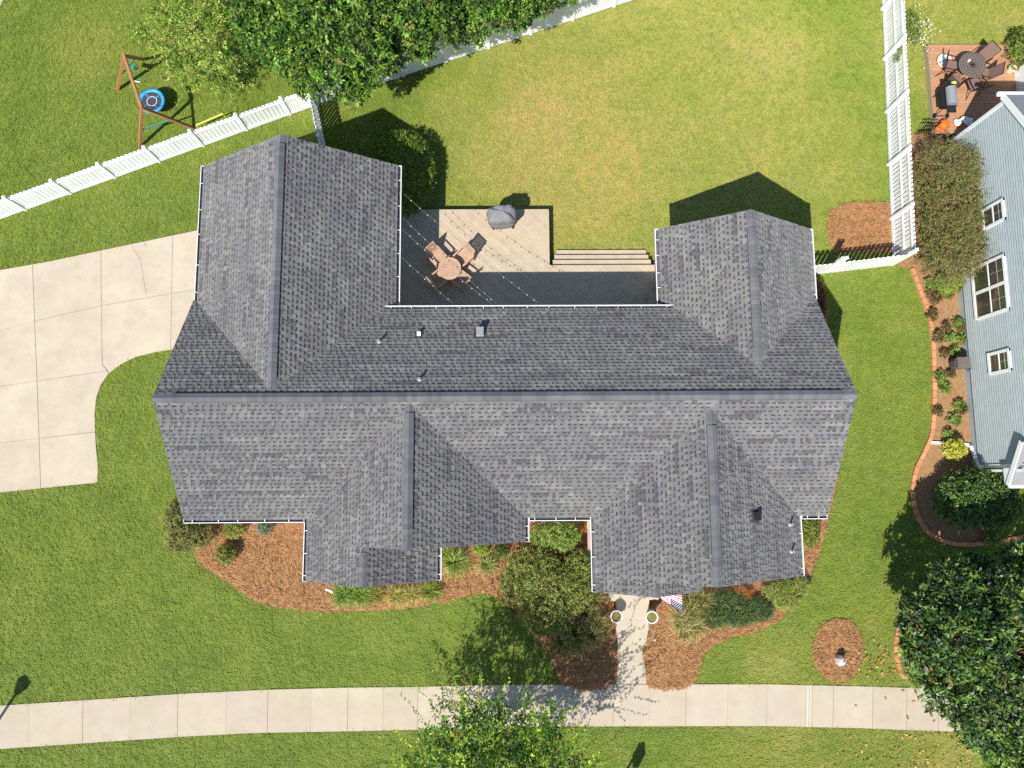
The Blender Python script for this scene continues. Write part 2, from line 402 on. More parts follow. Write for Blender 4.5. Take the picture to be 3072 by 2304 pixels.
for c in cells:
    pts = [at(x, y, 0.03) for x, y in c]; cen = sum(pts, Vector()) / len(pts)
    pts = [p + (cen - p).normalized() * 0.009 for p in pts]
    k = random.uniform(0.97, 1.03); mm = MB(); mm.prism([(p.x, p.y) for p in pts], -0.02, 0.03 + random.uniform(-0.001, 0.001), (k, k, k)); mm.build('slab', M['drive'], droot)
def crack(pts, parent, wd=0.008):
    mm = MB(); q = [at(x, y, 0.0335) for x, y in pts]
    for a, b in zip(q[:-1], q[1:]):
        d = (b - a).normalized(); s = Vector((-d.y, d.x, 0)) * wd
        mm.poly([a - s, b - s, b + s, a + s])
    mm.build('crack', M['joint'], parent)
crack([(392, 735), (404, 752), (420, 775), (425, 800), (431, 840), (439, 882)], droot, 0.005); crack([(306, 1093), (321, 1110), (327, 1116)], droot, 0.008); crack([(430, 724), (436, 732), (439, 738)], droot, 0.006)

corner = P([(-80, -60), (14, -6), (0, 22), (-80, 60)])
nd = sheet('pavement', corner, 0.02, M['walk'], kind='structure'); EXCL.append(corner)

wk = MB()
walk = thing('front_walkway', 'short concrete walkway and steps from the front porch down to the sidewalk', 'walkway', at(1890, 1960))
def slab(pts, z0, z1, nm='slab'):
    mm = MB(); k = random.uniform(0.98, 1.04); mm.prism([(p.x, p.y) for p in pts], z0, z1, (k, k, k)); mm.build(nm, M['walk'], walk)
slab(P([(1835, 1650), (2000, 1650), (1975, 1800), (1948, 1800), (1946, 1862), (1850, 1862), (1850, 1806), (1828, 1800), (1826, 1700)], 0.34), 0.0, 0.34, 'landing')
slab(P([(1850, 1862.3), (1946, 1862.3), (1946, 1890), (1848, 1890)], 0.34), 0.0, 0.34, 'landing')
slab(P([(1849, 1886), (1945, 1886), (1941, 1914), (1851, 1914)], 0.18), 0.0, 0.18, 'step')
slab(P([(1852, 1910), (1941, 1910), (1938, 1935.5), (1853, 1935.5)], 0.05), 0.0, 0.06, 'slab')
slab(P([(1854, 1936), (1938, 1936), (1940, 2052), (1848, 2052)], 0.03), 0.0, 0.03, 'slab')
EXCL.append(P([(1800, 1640), (1970, 1640), (1946, 1900), (1942, 2054), (1848, 2054)]))

# ---------------------------------------------------------------- house
PT = 0.6875; PL = math.sqrt(1 + PT * PT)
Y0, ZR, XL, XR, DF, YB = 2.482, 5.5674, -10.602, 10.696, 3.735, 5.71
def gab(a, z, y0, y1, l, r): return dict(ax=a, z=z, y0=y0, y1=y1, l=l, r=r)
SL = gab(-7.096, 5.4166, Y0, 10.926, -10.456, -3.707)
SR = gab(7.989, 4.8814, Y0, 8.595, 5.368, 10.644)
SB = gab(-2.899, 5.4416, -2.057, Y0, -6.527, 0.653)
zb_l = SB['z'] - PT * (SB['ax'] - SB['l'])
SC = gab(-4.400, zb_l + PT * (-4.400 + 6.527), -3.278, -2.057, -6.527, -2.242)
SD = gab(6.305, 5.2974, -3.226, Y0, 2.938, 9.715)
zd_l = SD['z'] - PT * (SD['ax'] - SD['l'])
ex = 4.88
for _ in range(20): ex = at(1969, 1793, zd_l + PT * (ex - SD['l'])).x
ey = at(1969, 1793, zd_l + PT * (ex - SD['l'])).y
ez = zd_l + PT * (ex - SD['l'])
SE = gab(ex, ez, ey, -3.226, SD['l'], ex + 1.75)
GB = [SL, SR, SB, SC, SD, SE]
def z_main(x, y):
    if x < XL - .01 or x > XR + .01 or y < Y0 - DF - .01: return -9
    if y > Y0:
        lim = YB
        if x < SL['ax'] or x > SR['ax']: lim = 6.10
        if y > lim + .01: return -9
        return ZR - PT * (y - Y0)
    return ZR - PT * (Y0 - y)
def z_gab(g, x, y):
    if y < g['y0'] + .004 or y > g['y1'] + .01 or x < g['l'] - .01 or x > g['r'] + .01: return -9
    return g['z'] - PT * abs(x - g['ax'])
def roof_z(x, y): return max([z_main(x, y)] + [z_gab(g, x, y) for g in GB])

house = thing('house', 'large single storey house with grey shingled gable roofs and white gutters amid the lawn', 'house', (0, 2.5, 0))
# walls
def wall_mesh():
    mm = MB(); i = 0.42
    def prism_y(g, y0, y1, zt):       # gabled box, ridge along y
        l, r, a = g['l'] + i, g['r'] - i, g['ax']; ze = g['z'] - PT * (a - l) - 0.16; ze2 = g['z'] - PT * (r - a) - 0.16
        for y, s in ((y0, 1), (y1, -1)):
            f = [(l, y, 0), (r, y, 0), (r, y, ze2), (a, y, g['z'] - 0.16), (l, y, ze)]
            mm.poly(f if s > 0 else f[::-1])
        mm.poly([(l, y1, 0), (l, y0, 0), (l, y0, ze), (l, y1, ze)]); mm.poly([(r, y0, 0), (r, y1, 0), (r, y1, ze2), (r, y0, ze2)])
    prism_y(SL, 2.6, SL['y1'] - 0.32, 3); prism_y(SR, 2.6, SR['y1'] - 0.32, 3)
    prism_y(SB, SB['y0'] + 0.32, 2.3, 3); prism_y(SC, SC['y0'] + 0.3, -1.5, 3); prism_y(SD, SD['y0'] + 0.32, 2.3, 3)
    a, b = XL + 0.32, XR - 0.32; yf, yb = Y0 - DF + 0.42, YB - 0.35
    zf = ZR - PT * (Y0 - yf) - 0.16; zb = ZR - PT * (yb - Y0) - 0.16
    for x, s in ((a, -1), (b, 1)):
        f = [(x, yf, 0), (x, yb, 0), (x, yb, zb), (x, Y0, ZR - 0.16), (x, yf, zf)]
        mm.poly(f if s > 0 else f[::-1])
    mm.poly([(a, yf, 0), (b, yf, 0), (b, yf, zf), (a, yf, zf)]); mm.poly([(b, yb, 0), (a, yb, 0), (a, yb, zb), (b, yb, zb)])
    return mm
wall_mesh().build('wall', M['siding_w'], house)

roof = MB()
def slab_slope(c, n=None):                              # c: 4 corners of the upper face
    lo = [(p[0], p[1], p[2] - 0.10) for p in c]
    k = len(c)
    roof.mesh(list(c) + lo, [tuple(range(k)), tuple(range(2 * k - 1, k - 1, -1))] + [(i, k + i, k + (i + 1) % k, (i + 1) % k) for i in range(k)])
o = -0.012
def gslopes(g, cut0=None):
    for s in (-1, 1):
        e = g['l'] if s < 0 else g['r']; ze = g['z'] - PT * abs(e - g['ax']) + o
        c = [(e, g['y0'], ze), (g['ax'], g['y0'], g['z'] + o), (g['ax'], g['y1'], g['z'] + o), (e, g['y1'], ze)]
        slab_slope(c if s > 0 else c[::-1])
for g in GB: gslopes(g)
slab_slope([(XL, Y0 - DF, ZR - PT * DF + o), (XR, Y0 - DF, ZR - PT * DF + o), (XR, Y0, ZR + o), (XL, Y0, ZR + o)])
slab_slope([(XR, YB, ZR - PT * (YB - Y0) + o), (XL, YB, ZR - PT * (YB - Y0) + o), (XL, Y0, ZR + o), (XR, Y0, ZR + o)])
for x0, x1 in ((XL, SL['ax']), (SR['ax'] + 0.5, XR)):
    slab_slope([(x1, 6.10, ZR - PT * (6.10 - Y0) + o), (x0, 6.10, ZR - PT * (6.10 - Y0) + o), (x0, YB, ZR - PT * (YB - Y0) + o), (x1, YB, ZR - PT * (YB - Y0) + o)])
roof_o = roof.build('roof', M['sheath'], house)

# ---- shingles: courses of laminated shingles with raised tabs, clipped where roof planes meet
PAL = [lin(114, 114, 114), lin(119, 119, 119), lin(106, 106, 107), lin(127, 127, 126), lin(114, 113, 116), lin(111, 112, 109), lin(94, 93, 95), lin(121, 121, 119)]
PAL = [tuple(min(1, q * f) for q, f in zip(c[:3], (1.02, 1.005, 1.0))) for c in PAL]
PWT = [6, 6, 4, 3, 3, 2, 1.6, 3]
def clip(poly, fn):
    out = []; n = len(poly)
    d = [fn(p) for p in poly]
    for i in range(n):
        j = (i + 1) % n
        if d[i] >= 0: out.append(poly[i])
        if (d[i] >= 0) != (d[j] >= 0):
            t = d[i] / (d[i] - d[j]); out.append(tuple(poly[i][k] + (poly[j][k] - poly[i][k]) * t for k in range(2)))
    return out
EXPO = 0.143
CAND = []; FIELD = MB()
def slope(org, U, V2, length, run, nrm):
    """org: lower corner on the eave, U: unit along the eave, V2: plan direction up the slope, run: plan width"""
    org = Vector(org); U = Vector(U); vv = Vector((V2[0], V2[1], PT)) / PL; N = Vector(nrm)
    vmax = run * PL; rows = int(math.ceil(vmax / EXPO))
    def W(p, h): return org + U * p[0] + vv * p[1] + N * h
    def vis(p, eps=0.004):
        q = W(p, 0); return q.z >= roof_z(q.x, q.y) - eps
    others = [('m', 1), ('m', -1)] + [(g, s) for g in GB for s in (-1, 1)]
    def zpl(T, x, y):
        if T[0] == 'm': return ZR - PT * T[1] * (y - Y0)
        return T[0]['z'] - PT * T[1] * (x - T[0]['ax'])
    def own(p):
        q = W(p, 0); rz = roof_z(q.x, q.y); best = None
        cand = []
        for T in others:
            g = T[0]
            za = zpl(T, q.x, q.y)
            zz = z_main(q.x, q.y) if g == 'm' else z_gab(g, q.x, q.y)
            if abs(za - zz) < 1e-6 and abs(za - q.z) > 1e-5: cand.append((abs(zz - q.z), T))
        return cand
    def fit(poly):
        st = [vis(p) for p in poly]
        cx = sum(p[0] for p in poly) / len(poly), sum(p[1] for p in poly) / len(poly)
        if all(st): return poly
        if not any(st): return poly if False else []
        # clip by the plane that hides part of it
        for p, s_ in zip(poly, st):
            if not s_:
                q = W(p, 0); rz = roof_z(q.x, q.y); T = None
                for t in others:
                    zz = z_main(q.x, q.y) if t[0] == 'm' else z_gab(t[0], q.x, q.y)
                    if abs(zz - rz) < 1e-6 and abs(zpl(t, q.x, q.y) - rz) < 1e-6: T = t; break
                if T is None: return []
                def fn(pp):
                    q2 = W(pp, 0); return q2.z - zpl(T, q2.x, q2.y) + 0.002
                poly = clip(poly, fn)
                if len(poly) < 3: return []
        return poly
    for r in range(rows):
        v0, v1 = r * EXPO, min((r + 1) * EXPO, vmax)
        u = -random.uniform(0, 1.0)
        if v1 - v0 < 0.02: continue
        while u < length:
            ua, ub = max(u, 0), min(u + 1.0, length); u += 1.0
            if ub - ua < 0.03: continue
            mb = MB(); k = random.uniform(0.96, 1.05)
            bc = random.choices(PAL, PWT)[0]
            full = [(ua, v0), (ub, v0), (ub, v1), (ua, v1)]
            whole = all(vis(p) for p in full)
            if whole: bases = [full]
            else:
                kk = max(1, int((ub - ua) / 0.09)); du = (ub - ua) / kk
                bases = [fit([(ua + du * i, v0), (ua + du * (i + 1), v0), (ua + du * (i + 1), v1), (ua + du * i, v1)]) for i in range(kk)]
                bases = [q for q in bases if len(q) >= 3]
                if not bases: continue
            c = tuple(x * k for x in bc[:3])
            hb = lambda p: 0.012 - 0.010 * (p[1] - v0) / EXPO
            for base in bases:
                mb.poly([W(p, hb(p)) for p in base], c)
                bl, br = base[0], base[1]
                if bl[1] == v0 and br[1] == v0: mb.poly([W(bl, -0.012), W(br, -0.012), W(br, 0.012), W(bl, 0.012)], c)
            # tabs
            t = ua + random.uniform(-0.12, 0.04)
            while t < ub:
                wd = random.choice((0.075, 0.10, 0.13, 0.16)) * random.uniform(0.9, 1.1)
                gap = random.choice((0.075, 0.09, 0.10, 0.13)) * random.uniform(0.85, 1.1)
                a, b = max(t, ua), min(t + wd, ub); t += wd
                if b - a > 0.02:
                    pl = fit([(a + .006, v0), (b - .006, v0), (b, v1 - 0.002), (a, v1 - 0.002)])
                    if len(pl) >= 3:
                        tc = random.choices(PAL, PWT)[0] if random.random() < 0.42 else bc
                        tc = tuple(x * k * random.uniform(0.96, 1.05) for x in tc[:3])
                        ht = lambda p: 0.026 - 0.014 * (p[1] - v0) / EXPO
                        mb.poly([W(p, ht(p)) for p in pl], tc)
                        if len(pl) == 4 and pl[0][1] == v0:
                            mb.poly([W(pl[0], -0.012), W(pl[1], -0.012), W(pl[1], 0.026), W(pl[0], 0.026)], tc)
                            mb.poly([W(pl[1], 0.0), W(pl[2], 0.0), W(pl[2], 0.012), W(pl[1], 0.026)], tc)
                            mb.poly([W(pl[3], 0.0), W(pl[0], 0.0), W(pl[0], 0.026), W(pl[3], 0.012)], tc)
                a, b = max(t, ua), min(t + gap, ub); t += gap
                if b - a > 0.02 and v1 < vmax:
                    pl = fit([(a, v1 - 0.06), (b, v1 - 0.06), (b, v1), (a, v1)])
                    if len(pl) >= 3:
                        q = random.uniform(0.38, 0.54)
                        mb.poly([W(p, hb(p) + 0.003) for p in pl], tuple(x * q for x in PAL[2][:3]))
            cen = W(((ua + ub) / 2, (v0 + v1) / 2), 0)
            if whole and ub - ua > 0.97 and nrm[1] < 0 and abs(nrm[0]) < 0.01:
                CAND.append(((cen - Vector((0, 0, HC))).length, len(CAND), mb))
            else:
                FIELD.mesh([], []); b0 = len(FIELD.v); FIELD.v += mb.v; FIELD.f += [tuple(i + b0 for i in f) for f in mb.f]; FIELD.c += mb.c
nl = 1 / PL
slope((XL, Y0 - DF, ZR - PT * DF), (1, 0, 0), (0, 1), XR - XL, DF, (0, -PT * nl, nl))
slope((XR, YB, ZR - PT * (YB - Y0)), (-1, 0, 0), (0, -1), XR - XL, YB - Y0, (0, PT * nl, nl))
for x0, x1 in ((XL, SL['ax']), (SR['ax'] + .5, XR)):
    slope((x1, 6.10, ZR - PT * (6.10 - Y0)), (-1, 0, 0), (0, -1), x1 - x0, 6.10 - YB, (0, PT * nl, nl))
for g in GB:
    zl = g['z'] - PT * (g['ax'] - g['l']); zr = g['z'] - PT * (g['r'] - g['ax'])
    slope((g['l'], g['y1'], zl), (0, -1, 0), (1, 0), g['y1'] - g['y0'], g['ax'] - g['l'], (-PT * nl, 0, nl))
    slope((g['r'], g['y0'], zr), (0, 1, 0), (-1, 0), g['y1'] - g['y0'], g['r'] - g['ax'], (PT * nl, 0, nl))
CAND.sort(key=lambda t: t[0])
for d, i, mb in CAND[:300]: mb.build('shingle', M['shingle'], roof_o)
for d, i, mb in CAND[300:]:
    b0 = len(FIELD.v); FIELD.v += mb.v; FIELD.f += [tuple(i + b0 for i in f) for f in mb.f]; FIELD.c += mb.c
FIELD.build('shingles', M['shingle'], roof_o, kind='stuff')

# ---- ridge caps and vents
RPAL = [lin(104, 106, 112), lin(112, 113, 117), lin(98, 99, 106), lin(117, 115, 120), lin(106, 110, 112), lin(94, 95, 102)]
RPAL = [tuple(.55 * q + .45 * lin(104, 104, 106)[i] for i, q in enumerate(c[:3])) for c in RPAL]
def ridge(a, b, hl, end0, end1, step=0.15):
    """caps from a to b (world points on the ridge line); raised over a vent strip between end0 and end1"""
    a = Vector(a); b = Vector(b); d = (b - a); L = d.length; d.normalize(); s = Vector((-d.y, d.x, 0))
    x = 0.0; mm = MB()
    v0, v1 = round(end0 / step) * step, round((L - end1) / step) * step
    if v1 - v0 > 0.3:
        for sg in (-1, 1):
            p = [a + d * v0, a + d * v1]; dn = Vector((0, 0, -PT))
            top = [q + Vector((0, 0, 0.060)) for q in p]
            ed = [q + s * sg * 0.145 + dn * 0.145 + Vector((0, 0, 0.060)) for q in p]
            lo = [q + s * sg * 0.145 + dn * 0.145 for q in p]
            mm.mesh(top + ed + lo, [(0, 1, 3, 2), (2, 3, 5, 4)])
        for q in (a + d * v0, a + d * v1):
            e1 = q + s * 0.145 + Vector((0, 0, -PT * .145)); e2 = q - s * 0.145 + Vector((0, 0, -PT * .145)); u = Vector((0, 0, 0.060))
            mm.poly([e1, e1 + u, q + u, e2 + u, e2])
        mm.build('ridge_vent', M['black'], roof_o)
    while x < L - 0.02:
        e = min(x + step + 0.015, L); up = 0.066 if (v0 - .01 <= x < v1 - 0.02) else 0.022
        k = random.uniform(0.96, 1.05); c = tuple(q * k for q in random.choice(RPAL)[:3])
        mb = MB()
        for sg in (-1, 1):
            hw = 0.140
            def pt(xx, off, ex): return a + d * xx + s * sg * off + Vector((0, 0, -PT * off + up + ex))
            A, B, C2, D2 = pt(x, 0, 0.010), pt(e, 0, 0.0), pt(e, hw, 0.0), pt(x, hw, 0.010)
            f = [A, B, C2, D2]
            mb.poly(f if sg < 0 else f[::-1], c)
            lo = Vector((0, 0, -0.018)); f = [D2, C2, C2 + lo, D2 + lo]; mb.poly(f if sg < 0 else f[::-1], c)
        A, Dm, Dp = pt(x, 0, 0.010), a + d * x - s * hw + Vector((0, 0, -PT * hw + up + .01)), a + d * x + s * hw + Vector((0, 0, -PT * hw + up + .01))
        lo = Vector((0, 0, -0.02)); mb.poly([Dp, Dp + lo, A + lo, Dm + lo, Dm, A], c)
        mb.build('ridge_shingle', M['shingle'], roof_o); x += step
ridge((XL, Y0, ZR), (XR, Y0, ZR), 0, 0.55, 0.38)
def ry(g, sgn): return Y0 + sgn * (ZR - g['z']) / PT
ridge((SL['ax'], SL['y1'], SL['z']), (SL['ax'], ry(SL, 1) + 0.12, SL['z']), 0, 0.30, 0.25)
ridge((SR['ax'], SR['y1'], SR['z']), (SR['ax'], ry(SR, 1), SR['z']), 0, 0.55, 0.45)
ridge((SB['ax'], SB['y0'], SB['z']), (SB['ax'], ry(SB, -1), SB['z']), 0, 0.62, 0.35)
ridge((SD['ax'], SD['y0'], SD['z']), (SD['ax'], ry(SD, -1), SD['z']), 0, 0.55, 0.45)
ridge((SC['ax'], SC['y0'], SC['z']), (SC['ax'], SC['y0'] + 1.05, SC['z']), 0, 9, 9)
ridge((SE['ax'], SE['y0'], SE['z']), (SE['ax'], SE['y0'] + 0.32, SE['z']), 0, 9, 9)

# ---- gutters
def gutter(a, b, out, step=0.9, inner_close=(0, 0), gap=0.0):
    """trough from a to b along an eave; out = outward plan direction"""
    a = Vector(a); b = Vector(b); d = b - a; L = d.length; d.normalize(); ot = Vector((out[0], out[1], 0))
    mm = MB(); c = (a + b) / 2
    zt = a.z - 0.015
    ang = math.atan2(d.y, d.x)
    def bx(off, z, wd, h, nm=None, tgt=mm): tgt.box(c + ot * off + Vector((0, 0, z - c.z)), (L, wd, h), rz=ang)
    bx(0.115, zt - 0.055, 0.022, 0.11); bx(0.06, zt - 0.11, 0.12, 0.012); bx(-0.018, zt - 0.07, 0.022, 0.16)
    for e, s in ((a, 1), (b, -1)): mm.box(e + ot * 0.05 + d * s * 0.006 + Vector((0, 0, zt - 0.055 - e.z)), (0.012, 0.15, 0.11), rz=ang)
    g = mm.build('gutter', M['gutter'], house)
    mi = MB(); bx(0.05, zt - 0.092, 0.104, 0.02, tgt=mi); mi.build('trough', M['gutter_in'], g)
    n = max(2, int(L / step)); 
    hb = MB(); hb.box((0, 0, 0), (0.020, 0.112, 0.012)); hm = hb.me('hanger', M['gutter'])
    for i in range(n):
        p = a + d * (L * (i + 0.35 + random.uniform(-.1, .1)) / n) + ot * 0.05; p.z = zt - 0.008
        h = link('hanger', hm, g, p - LOC[g.name], (0, 0, ang))
zS = ZR - PT * DF; zN = ZR - PT * (YB - Y0)
def eave(g, s): return g['z'] - PT * abs((g['l'] if s < 0 else g['r']) - g['ax'])
yv = Y0 + (ZR - eave(SL, -1)) / PT
gutter((SL['l'], yv, eave(SL, -1)), (SL['l'], SL['y1'], eave(SL, -1)), (-1, 0), 0.85)
gutter((SL['r'], 5.70, eave(SL, 1)), (SL['r'], SL['y1'], eave(SL, 1)), (1, 0), 0.75)
gutter((-4.15, YB, zN), (5.95, YB, zN), (0, 1), 0.75)
gutter((SR['l'], 5.72, eave(SR, -1)), (SR['l'], SR['y1'], eave(SR, -1)), (-1, 0), 0.55)
gutter((SR['r'], 6.02, eave(SR, 1)), (SR['r'], SR['y1'], eave(SR, 1)), (1, 0), 0.8)
yF = Y0 - DF
gutter((XL, yF, zS), (SB['l'] - 0.115, yF, zS), (0, -1), 0.7)
gutter((SB['l'], SC['y0'], eave(SC, -1)), (SB['l'], yF, eave(SC, -1)), (-1, 0), 0.6)
gutter((SC['r'], SC['y0'], eave(SC, 1)), (SC['r'], SB['y0'] - .02, eave(SC, 1)), (1, 0), 0.7)
gutter((SB['r'], SB['y0'], eave(SB, 1)), (SB['r'], yF, eave(SB, 1)), (1, 0), 0.5)
gutter((SB['r'] + 0.13, yF, zS), (SD['l'] - 0.125, yF, zS), (0, -1), 0.65)
gutter((SD['l'], SE['y0'], eave(SD, -1)), (SD['l'], yF, eave(SD, -1)), (-1, 0), 0.62)
gutter((SD['r'], SD['y0'], eave(SD, 1)), (SD['r'], yF, eave(SD, 1)), (1, 0), 0.75)
gutter((SD['r'] + 0.125, yF, zS), (XR, yF, zS), (0, -1), 0.45)

# ---- vents and pipes on the roof
def on_roof(px, py):
    z = 4.5
    for _ in range(40): p = at(px, py, z); z = 0.5 * z + 0.5 * roof_z(p.x, p.y)
    return at(px, py, z)
def pipe(px, py, h=0.24, r=0.04):
    p = on_roof(px, py); mm = MB(); mm.tube([p - Vector((0, 0, .1)), p + Vector((0, 0, h))], [r, r], 10); o_ = mm.build('vent_pipe', M['lead'], house, smooth=False)
    m2 = MB(); m2.tube([p - Vector((0, 0, .03)), p + Vector((0, 0, 0.09))], [r * 2.3, r * 1.25], 10); m2.build('pipe_collar', M['lead'], o_)
    m3 = MB(); m3.tube([p + Vector((0, 0, h + .001)), p + Vector((0, 0, h + .004))], [r * .6, r * .6], 10); m3.build('pipe_mouth', M['black'], o_)
for q in ((1138, 1026), (1259, 1139), (2369, 1573), (2373, 1654)): pipe(*q)
def boxvent(px, py, w_, l_, h_, up, slope_m, mat='black'):
    p = on_roof(px, py); up = Vector(up); n_ = slope_m
    vv = Vector((up.x, up.y, PT)).normalized(); ss = Vector((up.y, -up.x, 0)); nn = ss.cross(vv); nn = nn if nn.z > 0 else -nn
    mm = MB(); A = lambda a, b, c: p + ss * a + vv * b + nn * c
    hw, hl = w_ / 2, l_ / 2
    vs = [A(-hw, -hl, 0), A(hw, -hl, 0), A(hw, hl, 0), A(-hw, hl, 0), A(-hw * .95, -hl, h_), A(hw * .95, -hl, h_), A(hw * .9, hl * .8, h_ * .35), A(-hw * .9, hl * .8, h_ * .35)]
    mm.mesh(vs, [(3, 2, 1, 0), (4, 5, 6, 7), (0, 1, 5, 4), (1, 2, 6, 5), (2, 3, 7, 6), (3, 0, 4, 7)])
    b_ = mm.build('roof_vent', M[mat], house)
    m2 = MB(); e = 0.08; m2.poly([A(-hw - e, -hl - e, .03), A(hw + e, -hl - e, .03), A(hw + e, hl + e, .02), A(-hw - e, hl + e, .02)]); m2.build('flashing', M['sheath'], b_)
boxvent(1440, 1003, 0.26, 0.26, 0.22, (0, -1), None, 'roofgrey')
boxvent(1257, 1007, 0.13, 0.09, 0.14, (0, -1), None, 'lead')
boxvent(2263, 1548, 0.28, 0.26, 0.17, (-1, 0), None)

# ---- brick ledge on the side of the porch wing
xw = at(1763, 1640, .83).x + .17
led = MB(); led.box((xw + 0.2, -1.9, 0.4), (0.5, 2.3, 0.8)); lo_ = led.build('brick_wall', M['mortar'], house)
bm_ = MB(); bm_.box((0, 0, 0), (0.24, 0.056, 0.06)); brick_me = [bm_.me('brick', M['brick'])]
for i in range(33):
    link('brick', brick_me[0], lo_, Vector((xw - 0.05, -3.0 + i * 0.068, 0.83)) - LOC[lo_.name], (random.uniform(-.03, .03), 0, 0))
EXCL.append([(-10.3, -1.0), (-6.2, -1.0), (-6.2, -2.95), (-2.6, -2.95), (-2.6, -1.8), (0.3, -1.8), (0.3, -1.0), (3.3, -1.0), (3.3, -2.95), (9.3, -2.95), (9.3, -1.0), (10.4, -1.0), (10.4, 8.2), (5.7, 8.2), (5.7, 5.5), (-4.0, 5.5), (-4.0, 10.6), (-10.1, 10.6), (-10.1, 5.5), (-10.3, 5.5)])
# ---------------------------------------------------------------- fences
def picket_mesh(w_, h, t, ear=True):
    mm = MB(); c = 0.03 if ear else 0.0
    pts = [(-w_ / 2, 0), (w_ / 2, 0), (w_ / 2, h - c), (w_ / 2 - c, h), (-w_ / 2 + c, h), (-w_ / 2, h - c)]
    n = len(pts); vs = [(p[0], -t / 2, p[1]) for p in pts] + [(p[0], t / 2, p[1]) for p in pts]
    mm.mesh(vs, [tuple(range(n)), tuple(range(2 * n - 1, n - 1, -1))] + [(i, n + i, n + (i + 1) % n, (i + 1) % n)[::-1] for i in range(n)])
    return mm.me('picket', M['white'])
def fence(label, A, B, n, h, front, pw=0.14, gap=0.018, rails=(), rail_side=1, post_side=1, post_h=None, posts=None, group='white vinyl fences'):
    """front: +1 when the left-hand side of A->B is the picket face"""
    A = Vector(A); B = Vector(B); d = B - A; L = d.length; d.normalize(); s = Vector((-d.y, d.x, 0)); ang = math.atan2(d.y, d.x)
    f = thing('picket_fence', label, 'fence', A, group)
    pm = picket_mesh(pw, h - 0.03, 0.022); post_h = post_h or h + 0.10
    pb = MB(); pb.box((0, 0, post_h / 2), (0.095, 0.095, post_h)); pme = pb.me('post', M['white'])
    cb = MB(); cb.box((0, 0, 0.01), (0.115, 0.115, 0.02)); cb.box((0, 0, 0.04), (0.105, 0.105, 0.045), taper=0.2); cme = cb.me('post_cap', M['white'])
    PO = posts if posts is not None else [L * i / n for i in range(n + 1)]
    for x in PO:
        p = link('post', pme, f, d * x + s * 0.045 * post_side, (0, 0, ang)); link('post_cap', cme, p, (0, 0, post_h))
    for x0, x1 in zip(PO[:-1], PO[1:]):
        bay = x1 - x0; k = max(1, round(bay / (pw + gap))); st = bay / k
        for i in range(k):
            link('picket', pm, f, d * (x0 + (i + .5) * st) + Vector((0, 0, 0.03 + random.uniform(-.004, .004))), (random.uniform(-.006, .006), 0, ang))
        for z, hh, sd in rails:
            rb = MB(); rb.box((0, 0, 0), (bay - 0.11, 0.035 if abs(sd) == 1 and len(rails) == 3 else .022, hh)); rm = rb.me('rail', M['white'])
            link('rail', rm, f, d * ((x0 + x1) / 2) + s * sd * (0.032 if len(rails) == 3 else .0225) + Vector((0, 0, z)), (0, 0, ang))
    return f
FL = at(872, 347); FD = (at(79, 630) - FL); FD /= FD.length; FE = FL + FD * 1.81 * 8; FC = at(948, 316)
pL = 1.81
LL = (FC - FE).length
fence('long low white picket fence between the swing set lawn and the driveway', FE, FC, 9, 1.20, 1, 0.148, 0.014,
      rails=((0.13, 0.16, -1), (1.02, 0.09, -1)), post_side=-.2, post_h=1.30, posts=[pL * i for i in range(9)] + [LL])
fence('short white slatted fence from the big tree to the back corner of the house', FC + Vector((.05, -.06, 0)), Vector((FC.x + 0.95, 10.75, 0)), 2, 1.5, 1, 0.13, 0.035, rails=((0.2, 0.09, 1), (1.3, 0.09, 1)), post_h=1.62)
RA, RB = at(2647, 0), at(2679, 794); rd = (RB - RA).normalized(); RA2 = RA - rd * 6.0; RL = (RB - RA2).length
pr = [(at(x, y) - RA2).dot(rd) for x, y in ((2641, 29), (2650, 179), (2656, 337), (2662, 495), (2669, 658))]
pr = [pr[0] - 3.8, pr[0] - 1.9] + pr + [RL]
fence('tall white slatted fence along the right edge of the back lawn, rails facing the lawn', RA2, RB, 1, 1.60, 1, 0.125, 0.045,
      rails=((0.14, 0.14, -1), (0.86, 0.09, -1), (1.42, 0.09, -1)), post_side=-1.2, post_h=1.64, posts=pr)
fence('white picket fence with post tops joining the house to the tall right fence', (10.25, 7.60, 0), RB + Vector((0.05, -0.02, 0)), 3, 1.45, 1, 0.14, 0.048,
      rails=((0.3, 0.09, 1), (1.2, 0.09, 1)), post_side=1.2, post_h=1.85, posts=[0.75, 2.1, 2.25, 4.85])
# solid fence under the trees
bA, bB = at(952, 314), at(1835, 22); bd = (bB - bA).normalized(); bl = (bB - bA).length + 7.5
f = thing('privacy_fence', 'solid white privacy fence along the back lawn under the big trees', 'fence', bA, 'white vinyl fences'); ang = math.atan2(bd.y, bd.x); bs = Vector((-bd.y, bd.x, 0))
pb = MB(); pb.box((0, 0, .92), (.12, .12, 1.84)); pme = pb.me('post', M['white']); nb = round(bl / 1.81)
cb = MB(); cb.box((0, 0, 0.05), (0.14, 0.14, 0.07), taper=0.3); cme = cb.me('post_cap', M['white'])
pan = MB(); bw = (1.81 - .12) / 10
for i in range(10): pan.box((-.845 + bw * (i + .5), 0, .9), (bw - .004, .03, 1.5))
brd = MB(); brd.box((0, 0, .9), (bw - .004, .03, 1.5)); bme = brd.me('board', M['white'])
rl = MB(); rl.box((0, 0, 0), (1.69, .05, .14)); rme = rl.me('rail', M['white'])
for i in range(nb + 1):
    p = link('post', pme, f, bd * (i * 1.81), (0, 0, ang)); link('post_cap', cme, p, (0, 0, 1.84))
    if i < nb:
        for j in range(10): link('board', bme, f, bd * (i * 1.81 + .06 + bw * (j + .5)), (0, 0, ang))
        for z in (.13, 1.68): link('rail', rme, f, bd * (i * 1.81 + .905) + Vector((0, 0, z)), (0, 0, ang))
